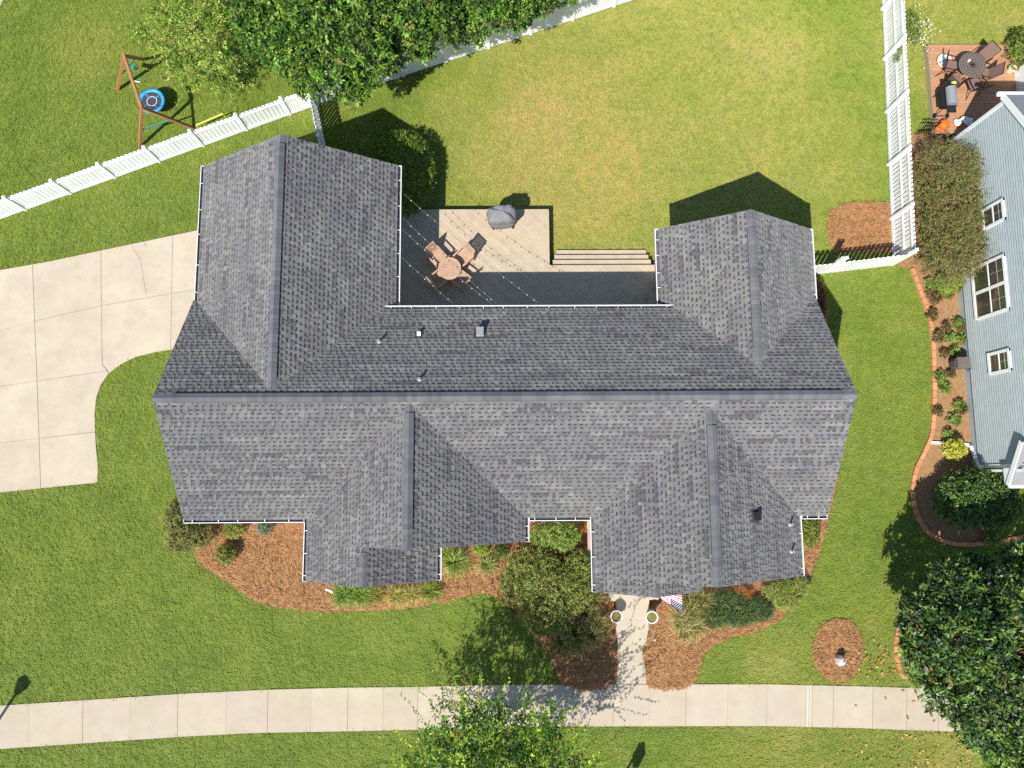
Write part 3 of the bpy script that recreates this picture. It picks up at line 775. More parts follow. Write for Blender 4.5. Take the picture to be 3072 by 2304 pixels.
# low black iron fence by the hedge
q0, q1 = at(2742, 405), at(2782, 402)
f = thing('iron_fence', 'small black iron fence between the tall white fence and the hedge', 'fence', q0); d = q1 - q0
for z in (.3, .75, .95): m = MB(); m.bar(q0 + Vector((0, 0, z)), q1 + Vector((0, 0, z)), .03, .03); m.build('rail', M['blackmetal'], f)
for i in range(7):
    p = q0 + d * (i / 6); m = MB(); m.tube([p, p + Vector((0, 0, 1.02))], .012, 5); m.build('picket', M['blackmetal'], f)

# ---------------------------------------------------------------- house deck
DZ = 0.5
RA_, RB_ = [(-4.12, 8.05), (1.70, 8.05), (1.70, 10.27), (-4.12, 10.27)], [(-4.12, 5.36), (5.74, 5.36), (5.74, 8.05), (-4.12, 8.05)]
deck = thing('wooden_deck', 'pale weathered deck with diagonal boards and wide back steps behind the house', 'deck', (0, 8, 0))
def clip_rect(poly, rect):
    x0, x1 = min(p[0] for p in rect), max(p[0] for p in rect); y0, y1 = min(p[1] for p in rect), max(p[1] for p in rect)
    for fn in (lambda p: p[0] - x0, lambda p: x1 - p[0], lambda p: p[1] - y0, lambda p: y1 - p[1]):
        poly = clip(poly, fn)
        if len(poly) < 3: return []
    return poly
ta = math.radians(-41); D = Vector((math.cos(ta), math.sin(ta))); Nn = Vector((-D.y, D.x)); PW = 0.142
k0 = int(min((Vector(p).dot(Nn) for p in RA_ + RB_)) / PW) - 1; k1 = int(max((Vector(p).dot(Nn) for p in RA_ + RB_)) / PW) + 1
for k in range(k0, k1 + 1):
    lo, hi = k * PW + 0.002, (k + 1) * PW - 0.002
    strip = [D * -30 + Nn * lo, D * 30 + Nn * lo, D * 30 + Nn * hi, D * -30 + Nn * hi]; strip = [(p.x, p.y) for p in strip]
    mm = MB(); g = random.uniform(0.95, 1.04); col = (g, g * random.uniform(.985, 1.01), g * random.uniform(.96, 1.02))
    for rc in (RA_, RB_):
        pl = clip_rect(strip, rc)
        if len(pl) >= 3 and abs(sum(pl[i][0] * pl[(i + 1) % len(pl)][1] - pl[(i + 1) % len(pl)][0] * pl[i][1] for i in range(len(pl)))) > 0.002:
            n = len(pl)
            if mm.f and not any(abs(p[1] - 8.05) < 1e-4 and p[0] < 1.69 for p in pl): mm.build('plank', M['deck'], deck); mm = MB()
            mm.mesh([(p[0], p[1], DZ) for p in pl] + [(p[0], p[1], DZ - .03) for p in pl], [tuple(range(n))] + [(i, n + i, n + (i + 1) % n, (i + 1) % n) for i in range(n)], col)
    if mm.f: mm.build('plank', M['deck'], deck)
u = MB(); u.prism(RA_, DZ - .12, DZ - .035); u.prism(RB_, DZ - .12, DZ - .036); u.build('joists', M['deckdark'], deck)
for a, b in (((-4.12, 10.285), (1.715, 10.285)), ((1.715, 10.30), (1.715, 8.05)), ((1.73, 8.065), (5.74, 8.065))):
    m = MB(); m.bar((a[0], a[1], DZ - .13), (b[0], b[1], DZ - .13), .028, .255); m.build('fascia', M['deck'], deck)
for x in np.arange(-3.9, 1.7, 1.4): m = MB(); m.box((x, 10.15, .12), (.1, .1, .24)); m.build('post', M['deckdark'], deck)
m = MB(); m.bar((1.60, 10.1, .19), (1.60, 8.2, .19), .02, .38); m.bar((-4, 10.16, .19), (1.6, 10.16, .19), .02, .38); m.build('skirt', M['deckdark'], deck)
st = MB()
for i, (x0, x1) in enumerate(((1.86, 5.62), (1.93, 5.56), (2.02, 5.50))):
    z = DZ - .125 * (i + 1); y = 8.085 + .235 * i
    m = MB(); m.box(((x0 + x1) / 2, y + .115, z - .015), (x1 - x0, .235, .03)); t_ = m.build('step_tread', M['deck'], deck)
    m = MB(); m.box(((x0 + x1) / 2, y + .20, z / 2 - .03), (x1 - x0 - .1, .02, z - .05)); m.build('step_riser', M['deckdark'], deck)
m = MB(); m.box((5.62, 6.35, DZ + .16), (.34, 1.1, .32)); m.build('bench_box', M['deck'], deck)
for i in range(3): m = MB(); m.box((5.5 + .11 * i, 6.35, DZ + .335), (.10, 1.14, .022)); m.build('bench_board', M['deck'], deck)
EXCL.append([(-4.2, 5.3), (5.8, 5.3), (5.8, 8.8), (1.75, 8.8), (1.75, 10.32), (-4.2, 10.32)])

# ---------------------------------------------------------------- patio table and chairs
TZ = DZ + 0.74; tc = at(1348.5, 805, TZ); R_T = 0.425
tab = thing('patio_table', 'round slatted teak patio table on the deck', 'table', (tc.x, tc.y, DZ))
nsl = 13; sw = 2 * (R_T - .035) / nsl
for i in range(nsl):
    y0 = -R_T + .035 + i * sw; y1 = y0 + sw - .006; hr = R_T - .03
    xs0 = math.sqrt(max(hr * hr - max(abs(y0), abs(y1)) ** 2, 0.0)); xs0b = math.sqrt(max(hr * hr - y0 * y0, 0)); xs1b = math.sqrt(max(hr * hr - y1 * y1, 0))
    m = MB(); g = random.uniform(.92, 1.05); m.prism([(-xs0b, y0), (xs0b, y0), (xs1b, y1), (-xs1b, y1)], .715, .737, (g, g, g)); m.build('slat', M['teak'], tab, world=False)
m = MB(); n = 40
for i in range(n):
    a, b = 2 * math.pi * i / n, 2 * math.pi * (i + 1) / n
    m.prism([(R_T * math.cos(a), R_T * math.sin(a)), (R_T * math.cos(b), R_T * math.sin(b)), ((R_T - .045) * math.cos(b), (R_T - .045) * math.sin(b)), ((R_T - .045) * math.cos(a), (R_T - .045) * math.sin(a))], .705, .742)
m.build('rim', M['teak'], tab, world=False)
for sx in (-1, 1):
    for sy in (-1, 1):
        m = MB(); m.bar((sx * .12, sy * .12, .71), (sx * .24, sy * .24, 0), .05, .05); m.build('leg', M['teak'], tab, world=False)
def make_chair():
    r = thing('patio_chair', 'x', 'chair', (0, 0, 0), 'teak armchairs round the patio table')
    T = M['teak']
    for i in range(6): m = MB(); g = random.uniform(.93, 1.05); m.box((-.2 + .08 * i, 0.0, .415), (.074, .46, .018), col=(g, g, g)); m.build('seat_slat', T, r, world=False)
    m = MB()
    for s in (-1, 1): m.bar((s * .245, -.24, .40), (s * .245, .24, .40), .03, .05)
    m.bar((-.245, -.24, .40), (.245, -.24, .40), .03, .05); m.build('seat_frame', T, r, world=False)
    for s in (-1, 1):
        m = MB(); m.bar((s * .25, .23, .0), (s * .25, .23, .62), .045, .04); m.build('leg', T, r, world=False)
        m = MB(); m.bar((s * .25, -.28, 0), (s * .235, -.23, .45), .04, .045); m.build('leg', T, r, world=False)
        m = MB(); m.bar((s * .262, .28, .635), (s * .262, -.28, .645), .06, .022); m.build('armrest', T, r, world=False)
    bk = MB(); lean = .30
    a, b = Vector((-.235, -.23, .43)), Vector((-.235, -.23 - lean * .52, .95)); e = Vector((.47, 0, 0))
    bk.bar(a, b, .035, .03); bk.bar(a + e, b + e, .035, .03); bk.bar(b, b + e, .03, .05); bk.bar(a + Vector((0, 0, .06)), a + e + Vector((0, 0, .06)), .03, .04)
    bo = bk.build('backrest', T, r, world=False)
    for i in range(6):
        m = MB(); g = random.uniform(.9, 1.0); x = -.19 + i * .076; m.bar((x, -.235, .48), (x, -.235 - lean * .48, .93), .066, .012, (g, g, g)); m.build('back_slat', T, bo, world=False)
    return r
def copy_tree(o, parent=None):
    c = o.copy(); COL.objects.link(c)
    if parent: c.parent = parent
    for ch in list(o.children): copy_tree(ch, c)
    return c
ch0 = make_chair(); first = True
for (px, py, lab) in ((1311, 772, 'teak armchair at the upper left of the round table, its reclined back showing fully'),
                      (1391, 773, 'teak armchair pulled out from the upper right side of the round table in full sun'),
                      (1319, 838, 'teak armchair tucked in at the lower left of the round table, arm sunlit'),
                      (1380, 838, 'teak armchair tucked in at the lower right of the round table with its back lit')):
    c = ch0 if first else copy_tree(ch0); first = False
    p = at(px, py, DZ + .42); c.location = (p.x, p.y, DZ); dv = Vector((tc.x - p.x, tc.y - p.y)); 
    c.rotation_euler = (0, 0, math.atan2(dv.y, dv.x) - math.pi / 2 + random.uniform(-.06, .06)); c['label'] = lab

# ---------------------------------------------------------------- covered grill
gp = at(1507, 665, DZ); gr = thing('covered_grill', 'barbecue grill under a dark grey cloth cover at the edge of the deck', 'grill', (gp.x, gp.y, DZ), rz=0.06)
prof = [(.46, .29, 0.0, .0), (.47, .30, .02, .0), (.50, .31, .35, 0), (.52, .33, .62, -.01), (.53, .34, .80, -.02), (.50, .33, .93, -.03), (.43, .28, 1.02, -.02), (.30, .18, 1.07, .0), (.0, .0, 1.09, .0)]
m = MB(); n = 44; vs = []
for j, (a, b, z, oy) in enumerate(prof):
    for k in range(n):
        t = 2 * math.pi * k / n; c, s_ = math.cos(t), math.sin(t); e = .55
        rx = a * math.copysign(abs(c) ** e, c); ry_ = b * math.copysign(abs(s_) ** e, s_)
        wr = 1 + (0.05 * math.sin(t * 7 + j * 1.3) + .035 * math.sin(t * 19 - j * .9) + .02 * math.sin(t * 31 + j)) * (1.0 if 0 < j < 7 else .3)
        dz = 0.07 * math.sin(rx * 7 + 1.0) * (z / 1.1) + .05 * math.sin(rx * 16 + ry_ * 11) * (z / 1.1)
        vs.append((rx * wr + .05 * (z / 1.1) * (rx < 0) * -1, ry_ * wr + oy, z + dz * (z > .7)))
fs = [(j * n + k, j * n + (k + 1) % n, (j + 1) * n + (k + 1) % n, (j + 1) * n + k) for j in range(len(prof) - 1) for k in range(n)]
m.mesh(vs, fs); cv = m.build('cover', M['cover'], gr, smooth=True, world=False)
m = MB()
for k in range(10):
    x = -.46 + .92 * k / 9
    pass
m.tube([(-.45, -.315, .55), (-.2, -.345, .54), (.1, -.35, .545), (.45, -.32, .55)], .012, 5); m.build('hem_seam', M['cover'], cv, world=False)
m = MB()
for sx in (-1, 1): m.tube([(sx * .38 - .012, -.27, .05), (sx * .38 + .03, -.27, .05)], .06, 12)
m.build('wheel', M['rubber'], gr, world=False)

# ---------------------------------------------------------------- string lights
bulb = MB(); bulb.lathe([(0.0, -.06), (.012, -.055), (.019, -.035), (.017, -.015), (.012, 0.0), (.010, .02), (0, .022)], n=8); bme = bulb.me('bulb', M['bulb'], smooth=True)
for (a, b, lab) in (((1212, 582), (1628, 918), 'longest string of pale bulbs over the deck, crossing near the covered grill'),
                    ((1210, 655), (1497, 916), 'string of pale bulbs over the deck passing just above the upper chairs'),
                    ((1208, 690), (1482, 915), 'string of pale bulbs over the deck running across the round table'),
                    ((1206, 772), (1368, 918), 'shortest string of pale bulbs in the shaded corner of the deck')):
    p, q = at(*a, 3.0), at(*b, 3.2); L = (q - p).length; s_ = thing('string_lights', lab, 'string lights', p, 'bulb strings over the deck')
    pts = []; N = 24
    for i in range(N + 1):
        t = i / N; v = p.lerp(q, t); v.z -= 0.35 * 4 * t * (1 - t) * min(1, L / 6); pts.append(v)
    m = MB(); m.tube(pts, .004, 4); m.build('wire', M['wire'], s_)
    nb = int(L / .34)
    for i in range(1, nb):
        t = (i + random.uniform(-.12, .12)) / nb; v = p.lerp(q, t); v.z -= 0.35 * 4 * t * (1 - t) * min(1, L / 6)
        link('bulb', bme, s_, v - p + Vector((random.uniform(-.02, .02), random.uniform(-.02, .02), -.02)))

# ---------------------------------------------------------------- swing set
def zsolve(px, py, gx): pass
sA, sB = at(372, 167, 2.1), at(424, 323, 2.1)
legs = [(sA, (352, 271)), (sA, (432, 178)), (sB, (420, 442)), (sB, (584, 386))]
sw_ = thing('swing_set', 'cedar frame swing set with a blue saucer swing beside the picket fence', 'swing set', at(430, 300))
dd = (sB - sA).normalized(); m = MB(); m.bar(sA - dd * .1, sB + dd * .05, .10, .12); m.build('top_beam', M['cedar'], sw_)
for t, g in legs: m = MB(); m.bar(t - Vector((0, 0, .02)), at(*g), .10, .10); m.build('leg', M['cedar'], sw_)
for a, b in ((legs[0], legs[1]), (legs[2], legs[3])):
    pa = a[0].lerp(at(*a[1]), .55); pb_ = b[0].lerp(at(*b[1]), .55); m = MB(); m.bar(pa, pb_, .04, .06); m.build('cross_bar', M['teal'], sw_)
def ropes(pts, o):
    for a, b in pts: mm = MB(); mm.tube([a, b], .008, 4); mm.build('rope', M['wire'], o)
sc_ = at(455, 303, .55); sau = thing('saucer_swing', 'round blue and dark net saucer swing hanging from the swing set', 'swing', sc_)
m = MB(); n = 36; R1 = .50
prof = [(R1 - .115, -.01), (R1 - .09, .03), (R1 - .04, .045), (R1 + .02, .02), (R1, -.04), (R1 - .08, -.045), (R1 - .115, -.01)]
m.lathe(prof, (0, 0, 0), n); m.build('rim', M['blue'], sau, world=False, smooth=True)
m = MB(); m.lathe([(R1 - .05, -.005), (.2, -.03), (0, -.04)], (0, 0, 0), n); m.lathe([(0, -.05), (.2, -.045), (R1 - .1, -.02)], (0, 0, 0), n); m.build('net', M['mesh'], sau, world=False)
for k in range(4):
    t = math.radians(40 + 90 * k); m = MB(); m.bar((math.cos(t) * .18, math.sin(t) * .18, -.018), (math.cos(t) * .42, math.sin(t) * .42, .012), .03, .012); m.build('strap', M['blue'], sau, world=False)
m = MB()
for k in range(28):
    a, b = 2 * math.pi * k / 28, 2 * math.pi * (k + 1) / 28; m.bar((.19 * math.cos(a), .19 * math.sin(a), -.02), (.19 * math.cos(b), .19 * math.sin(b), -.02), .018, .012)
m.build('inner_ring', M['wcloth'], sau, world=False)
ropes([(sA.lerp(sB, .62), sc_ + Vector((-.3, .36, .05))), (sA.lerp(sB, .98), sc_ + Vector((-.2, -.42, .05))), (sA.lerp(sB, .7), sc_ + Vector((.42, .2, .05))), (sA.lerp(sB, .96), sc_ + Vector((.4, -.25, .05)))], sau)
tp0, tp1 = at(399, 242, 1.2), at(421, 247, 1.2)
tr = thing('trapeze_bar', 'white trapeze bar hanging under the swing beam', 'trapeze', (tp0 + tp1) / 2); m = MB(); m.tube([tp0, tp1], .02, 8); m.build('bar', M['white'], tr)
ropes([(tp0, sA.lerp(sB, .42)), (tp1, sA.lerp(sB, .56))], tr)
ss = at(398, 201, .6); sg = thing('green_swing', 'green plastic swing seat half hidden under the light green tree', 'swing', ss); m = MB(); m.box((0, 0, 0), (.42, .16, .03), rz=-.2); m.build('seat', M['teal'], sg, world=False)
ropes([(ss + Vector((-.2, 0, 0)), sA.lerp(sB, .2)), (ss + Vector((.2, 0, 0)), sA.lerp(sB, .38))], sg)
ya, yb2 = at(588, 376, .55), at(668, 341, .55)
yh = thing('yellow_rail', 'yellow padded rail standing just behind the picket fence', 'play rail', at(628, 372))
m = MB(); m.tube([ya, yb2], .028, 8); m.build('bar', M['yellow'], yh); 
for p_ in (ya, yb2): m = MB(); m.tube([p_, Vector((p_.x + .02, p_.y, 0))], .022, 6); m.build('leg', M['yellow'], yh)
# ---------------------------------------------------------------- neighbouring house
XN, YN0, YN1, ZE = 17.63, 0.29, 13.10, 3.55
nh = thing('neighbour_house', 'grey green clapboard house with white trim at the right edge', 'house', (XN, 6.7, 0))
RP = 0.62; YM = (YN0 + YN1) / 2; ZT = ZE + RP * (YN1 - YM)
m = MB(); m.mesh([(XN + .02, YN0 + .02, 0), (XN + .02, YN1 - .02, 0), (XN + .02, YN1 - .02, ZE), (XN + .02, YM, ZT - .05), (XN + .02, YN0 + .02, ZE),
                  (XN + 9, YN0 + .02, 0), (XN + 9, YN1 - .02, 0), (XN + 9, YN1 - .02, ZE), (XN + 9, YM, ZT - .05), (XN + 9, YN0 + .02, ZE)],
                 [(4, 3, 2, 1, 0), (5, 6, 7, 8, 9), (1, 2, 7, 6), (0, 5, 9, 4)]); nw = m.build('wall', M['plinth'], nh)
m = MB(); m.box((XN - .015, YM, .17), (.05, YN1 - YN0, .34)); m.build('plinth', M['plinth'], nh)
m = MB(); m.box((XN - .02, YM, .355), (.07, YN1 - YN0, .02)); m.build('ledge', M['sheath'], nh)
z = .365; ex = .122
while z < ZT - .15:
    hw = (YN1 - YN0) / 2 if z + ex < ZE else max(0.1, (ZT - z - ex) / RP)
    m = MB(); g = random.uniform(.97, 1.03)
    y0, y1 = YM - hw, YM + hw
    m.mesh([(XN - .035, y0, z), (XN - .035, y1, z), (XN - .004, y1, z + ex), (XN - .004, y0, z + ex), (XN + .02, y0, z), (XN + .02, y1, z)], [(3, 2, 1, 0), (0, 1, 5, 4)], (g, g, g))
    m.build('siding_board', M['greysiding'], nw); z += ex
for y in (YN0, YN1):
    m = MB(); s = 1 if y == YN0 else -1; m.box((XN - .02, y + .06 * s, ZE / 2 + .18), (.08, .13, ZE - .36)); m.build('corner_board', M['white'], nh)
def window(y0, y1, z0, z1, cols, grid):
    wd = thing; fw = .10
    m = MB(); x = XN - .05; cy, cz = (y0 + y1) / 2, (z0 + z1) / 2
    for yy in (y0 + fw / 2, y1 - fw / 2): m.box((x, yy, cz), (.06, fw, z1 - z0))
    for zz in (z0 + fw / 2, z1 - fw / 2): m.box((x - .004, cy, zz), (.075, y1 - y0, fw))
    for i in range(1, cols): m.box((x - .002, y0 + (y1 - y0) * i / cols, cz), (.06, .11, z1 - z0 - .1))
    W_ = m.build('window', M['white'], nw)
    for i in range(cols):
        ya = y0 + (y1 - y0) * i / cols + (.10 if i == 0 else .065); yb_ = y0 + (y1 - y0) * (i + 1) / cols - (.10 if i == cols - 1 else .065)
        zm = (z0 + z1) / 2
        g = MB(); g.box((XN - .04, (ya + yb_) / 2, (z0 + zm) / 2 + .03), (.015, yb_ - ya, zm - z0 - .12)); PANES.append((g, W_))
        g = MB(); g.box((XN - .045, (ya + yb_) / 2, (z1 + zm) / 2 - .03), (.015, yb_ - ya, z1 - zm - .12)); PANES.append((g, W_))
        b = MB(); b.box((XN - .05, (ya + yb_) / 2, zm), (.04, yb_ - ya, .05))
        if grid:
            b.box((XN - .056, (ya + yb_) / 2, (zm + z1) / 2), (.004, .005, z1 - zm - .15)); b.box((XN - .057, (ya + yb_) / 2, (zm + z1) / 2), (.004, yb_ - ya, .006))
        PANES.append((b, W_))
PANES = []
window(5.74, 7.76, .95, 2.80, 2, True); window(3.62, 4.42, 1.44, 2.60, 1, True); window(8.92, 9.72, 1.82, 3.02, 1, True)
for i, (g, W_) in enumerate(PANES):
    # a pane or sash is a child of the house wall beside its frame: window frame, panes and sashes are sub-parts
    g.build('sash' if i % 3 == 2 else 'pane', M['white'] if i % 3 == 2 else M['glass'], nw)
# roof with overhang
OV, OE = .10, .14
for s in (-1, 1):
    ye = (YN0 - OE) if s < 0 else (YN1 + OE); ze = ZE - RP * OE + .16; x0 = XN - OV
    c = [(x0, ye, ze), (XN + 9.3, ye, ze), (XN + 9.3, YM, ZT + .16), (x0, YM, ZT + .16)]
    m = MB(); lo = [(p[0], p[1], p[2] - .10) for p in c]
    m.mesh(c + lo, [(0, 1, 2, 3), (7, 6, 5, 4), (0, 4, 5, 1), (1, 5, 6, 2), (2, 6, 7, 3), (3, 7, 4, 0)]); ro = m.build('roof', M['roofgrey'], nh)
    m = MB(); m.bar((x0 - .015, ye, ze - .09), (x0 - .015, YM, ZT + .07), .04, .22, up=(1, 0, 0) if False else (0, 0, 1)); m.build('rake_board', M['white'], nh)
    m = MB(); yo = ye + .05 * s; m.box((XN + 4.5, yo, ze - .06), (9.6, .12, .11)); m.build('gutter', M['gutter'], nh)
    m = MB(); m.bar((x0 + .16, ye, ze - .13), (x0 + .16, YM, ZT + .03), .30, .02); m.build('soffit', M['white'], nh)
m = MB(); xp = at(3042, 212, .3).x; m.box((xp + .8, at(3050, 215, .3).y - .5, 1.2), (1.6, 1.0, 2.4)); m.build('porch_wall', M['white'], nh)
# porch eave at the near corner
m = MB(); pe = [(XN - .22, -.32, 2.22), (XN + 9, -.32, 2.22), (XN + 9, 1.15, 3.1), (XN - .22, 1.15, 3.1)]; m.mesh(pe + [(a, b, c - .07) for a, b, c in pe], [(0, 1, 2, 3), (7, 6, 5, 4), (0, 4, 5, 1), (1, 5, 6, 2), (2, 6, 7, 3), (3, 7, 4, 0)]); m.build('porch_roof', M['roofgrey'], nh)
m = MB(); m.bar((XN - .235, -.32, 2.12), (XN - .235, 1.15, 3.0), .03, .18); m.build('rake_board', M['white'], nh)
m = MB(); m.box((XN + 4.4, -.37, 2.14), (9.2, .10, .12)); m.build('gutter', M['gutter'], nh)
m = MB(); m.box((XN - .09, .02, 2.1), (.26, .5, .3)); m.build('eave_return', M['white'], nh)
# downspout
dp = [Vector((XN - .10, YN0 - .10, ZE - .2)), Vector((XN - .10, YN0 - .10, .62)), Vector((XN - .10, YN0 + .02, .5)), at(2913, 1340, .18), at(2905, 1334, .06), at(2782, 1327, .06)]
ds = thing('downspout', 'white downspout running down the house corner and out across the planting bed to the lawn', 'downspout', dp[1])
m = MB()
for a, b in zip(dp[:-1], dp[1:]): m.bar(a, b, .10, .09)
m.build('pipe', M['white'], ds)

# ---------------------------------------------------------------- neighbour's deck
NDZ = .32
nx0, nx1, ny0, ny1 = at(2800, 300, NDZ).x, at(3045, 150, NDZ).x, at(2805, 400, NDZ).y, at(2800, 138, NDZ).y
nx1 = max(nx1, XN + 3.5)
ndk = thing('brown_deck', 'reddish brown boarded deck behind the neighbouring house', 'deck', ((nx0 + nx1) / 2, (ny0 + ny1) / 2, 0))
y = ny0
while y < ny1 - .02:
    m = MB(); g = random.uniform(.92, 1.06); m.box(((nx0 + nx1) / 2, y + .068, NDZ - .014), (nx1 - nx0, .132, .028), col=(g, g, g)); m.build('plank', M['reddeck'], ndk); y += .139
m = MB(); m.box(((nx0 + nx1) / 2 + .03, (ny0 + ny1) / 2, NDZ - .10), (nx1 - nx0 - .06, ny1 - ny0 - .08, .12)); m.build('joists', M['deckdark'], ndk)
m = MB(); m.box((nx0 - .015, (ny0 + y) / 2, (NDZ - .02) / 2), (.03, y - ny0, NDZ - .02)); m.build('lattice_skirt', M['lattice'], ndk)
m = MB(); m.box(((nx0 + nx1) / 2, y + .015, (NDZ - .02) / 2), (nx1 - nx0, .03, NDZ - .02)); m.build('fascia', M['reddeck'], ndk)
EXCL.append([(nx0 - .05, ny0 - .1), (nx1, ny0 - .1), (nx1, ny1 + .05), (nx0 - .05, ny1 + .05)])
EXCL.append([(XN - .05, YN0 - .2), (XN + 9, YN0 - .2), (XN + 9, YN1 + 1), (XN - .05, YN1 + 1)])
nt_ = at(2917, 195, NDZ + .72)
t_ = thing('mesh_table', 'round brown metal mesh table on the brown deck', 'table', (nt_.x, nt_.y, NDZ)); R2 = .53
m = MB(); m.lathe([(0, .70), (R2 - .02, .70), (R2, .71), (R2, .73), (R2 - .02, .735), (.06, .735), (.05, .70)], n=36); tp = m.build('tabletop', M['ntable'], t_, world=False)
m = MB()
for rr in (.13, .25, .37, .47):
    for k in range(36):
        a, b = 2 * math.pi * k / 36, 2 * math.pi * (k + 1) / 36; m.bar((rr * math.cos(a), rr * math.sin(a), .738), (rr * math.cos(b), rr * math.sin(b), .738), .012, .008)
for k in range(24):
    a = 2 * math.pi * k / 24; m.bar((.06 * math.cos(a), .06 * math.sin(a), .737), (R2 * math.cos(a), R2 * math.sin(a), .737), .01, .006)
m.build('ring_pattern', M['nframe'], tp, world=False)
m = MB(); m.lathe([(.015, .735), (.05, .735), (.05, .76), (.015, .76)], n=12); m.build('umbrella_collar', M['nframe'], t_, world=False)
for k in range(4): a = math.pi / 4 + k * math.pi / 2; m = MB(); m.bar((.1 * math.cos(a), .1 * math.sin(a), .7), (.4 * math.cos(a), .4 * math.sin(a), 0), .03, .03); m.build('leg', M['nframe'], t_, world=False)
c_ = thing('drinking_cup', 'small white cup standing on the brown mesh table', 'cup', (nt_.x - .17, nt_.y + .13, NDZ + .742)); m = MB(); m.lathe([(0, 0), (.035, 0), (.045, .1), (.038, .1), (.03, .02), (0, .02)], n=10); m.build('body', M['wcloth'], c_, world=False)
def sling_chair():
    r = thing('sling_chair', 'x', 'chair', (0, 0, 0), 'brown sling chairs round the mesh table')
    m = MB(); m.poly([(-.24, -.22, .42), (.24, -.22, .42), (.24, .24, .44), (-.24, .24, .44)]); m.poly([(-.24, .24, .436), (.24, .24, .436), (.24, -.22, .416), (-.24, -.22, .416)]); m.build('seat', M['nchair'], r, world=False)
    m = MB(); m.poly([(-.24, -.22, .44), (.24, -.22, .44), (.24, -.44, .98), (-.24, -.44, .98)]); m.poly([(-.24, -.445, .98), (.24, -.445, .98), (.24, -.226, .44), (-.24, -.226, .44)]); m.build('backrest', M['nchair'], r, world=False)
    for s in (-1, 1):
        m = MB(); m.tube([(s * .25, .25, .44), (s * .25, -.22, .42), (s * .25, -.45, 1.0)], .016, 6); m.build('side_tube', M['nframe'], r, world=False)
        m = MB(); m.tube([(s * .28, .26, 0), (s * .28, .24, .62), (s * .28, -.30, .64)], .017, 6); m.build('armrest', M['nframe'], r, world=False)
        m = MB(); m.tube([(s * .27, -.36, 0), (s * .26, -.16, .43)], .015, 6); m.build('leg', M['nframe'], r, world=False)
    m = MB(); m.tube([(-.25, -.45, 1.0), (.25, -.45, 1.0)], .016, 6); m.build('top_tube', M['nframe'], r, world=False)
    return r
sc0 = sling_chair(); fst = True
for ang_, rr, lab in ((168, .66, 'brown sling chair beside the cream basin, left of the mesh table'), (222, .72, 'brown sling chair between the mesh table and the grey grill'),
                      (290, .68, 'brown sling chair at the lower side of the mesh table next to the house shadow'), (38, .62, 'brown sling chair at the upper right of the mesh table in the open sun'), (345, .62, 'brown sling chair at the right side of the mesh table above the house shadow')):
    c = sc0 if fst else copy_tree(sc0); fst = False; a = math.radians(ang_)
    c.location = (nt_.x + rr * math.cos(a), nt_.y + rr * math.sin(a), NDZ); c.rotation_euler = (0, 0, a + math.pi / 2); c['label'] = lab
# grill with grey lid
g0 = at(2868, 284, NDZ + .95); ng = thing('gas_grill', 'wheeled gas grill with a grey lid on the brown deck', 'grill', (g0.x - .10, g0.y, NDZ))
B_ = lambda c, d, nm, mt, par=ng, **k: (lambda mm: (mm.box(c, d, **k), mm.build(nm, mt, par, world=False))[1])(MB())
m = MB(); n = 9; pts = [(.20 * math.cos(math.pi * i / (n - 1)) , .82 + .20 * math.sin(math.pi * i / (n - 1))) for i in range(n)]
vs = [(p[0], -.36, p[1]) for p in pts] + [(p[0], .36, p[1]) for p in pts]
m.mesh(vs, [tuple(range(n)), tuple(range(2 * n - 1, n - 1, -1))] + [(i + 1, i, n + i, n + i + 1) for i in range(n - 1)]); lid = m.build('lid', M['steel'], ng, world=False)
m = MB(); m.tube([(.24, -.12, .86), (.24, .12, .86)], .018, 6); m.build('handle', M['curb'], lid, world=False)
B_((0, 0, .72), (.42, .74, .2), 'firebox', M['black']); B_((-.02, .52, .78), (.36, .26, .03), 'side_shelf', M['black']); B_((-.02, -.52, .78), (.36, .22, .03), 'side_shelf', M['black'])
B_((-.26, 0, .62), (.12, .7, .24), 'control_panel', M['black']); B_((0, .1, .35), (.34, .4, .03), 'lower_shelf', M['black'])
for sx in (-1, 1):
    for sy in (-1, 1): m = MB(); m.tube([(sx * .18, sy * .33, .66), (sx * .22, sy * .40, .04)], .016, 6); m.build('leg', M['blackmetal'], ng, world=False)
for sx in (-1, 1): m = MB(); m.tube([(sx * .25 - .025, -.42, .09), (sx * .25 + .025, -.42, .09)], .09, 14); m.build('wheel', M['rubber'], ng, world=False)
m = MB(); m.tube([(-.2, -.42, .09), (.2, -.42, .09)], .014, 6); m.build('axle', M['blackmetal'], ng, world=False)
yb_ = at(2864, 246, NDZ + .85); o_ = thing('yellow_towel', 'crumpled yellow cloth lying on the grill side shelf', 'cloth', (yb_.x, yb_.y, NDZ + .80))
def lump(mm, c, r, n=10, k=6, j=.2, sq=1.0):
    b = len(mm.v); c = Vector(c)
    for i in range(k + 1):
        ph = math.pi * i / k
        for q in range(n):
            t = 2 * math.pi * q / n; f = 1 + random.uniform(-j, j) * (0 < i < k)
            mm.v.append((c.x + r[0] * math.sin(ph) * math.cos(t) * f, c.y + r[1] * math.sin(ph) * math.sin(t) * f, c.z + r[2] * math.cos(ph) * f * sq))
    for i in range(k):
        for q in range(n): mm.f.append((b + i * n + q, b + (i + 1) * n + q, b + (i + 1) * n + (q + 1) % n, b + i * n + (q + 1) % n)); mm.c.append((1, 1, 1))
m = MB(); lump(m, (0, 0, .02), (.12, .05, .03)); lump(m, (.05, .02, .03), (.06, .06, .03)); m.build('cloth', M['yellow'], o_, world=False, smooth=True)
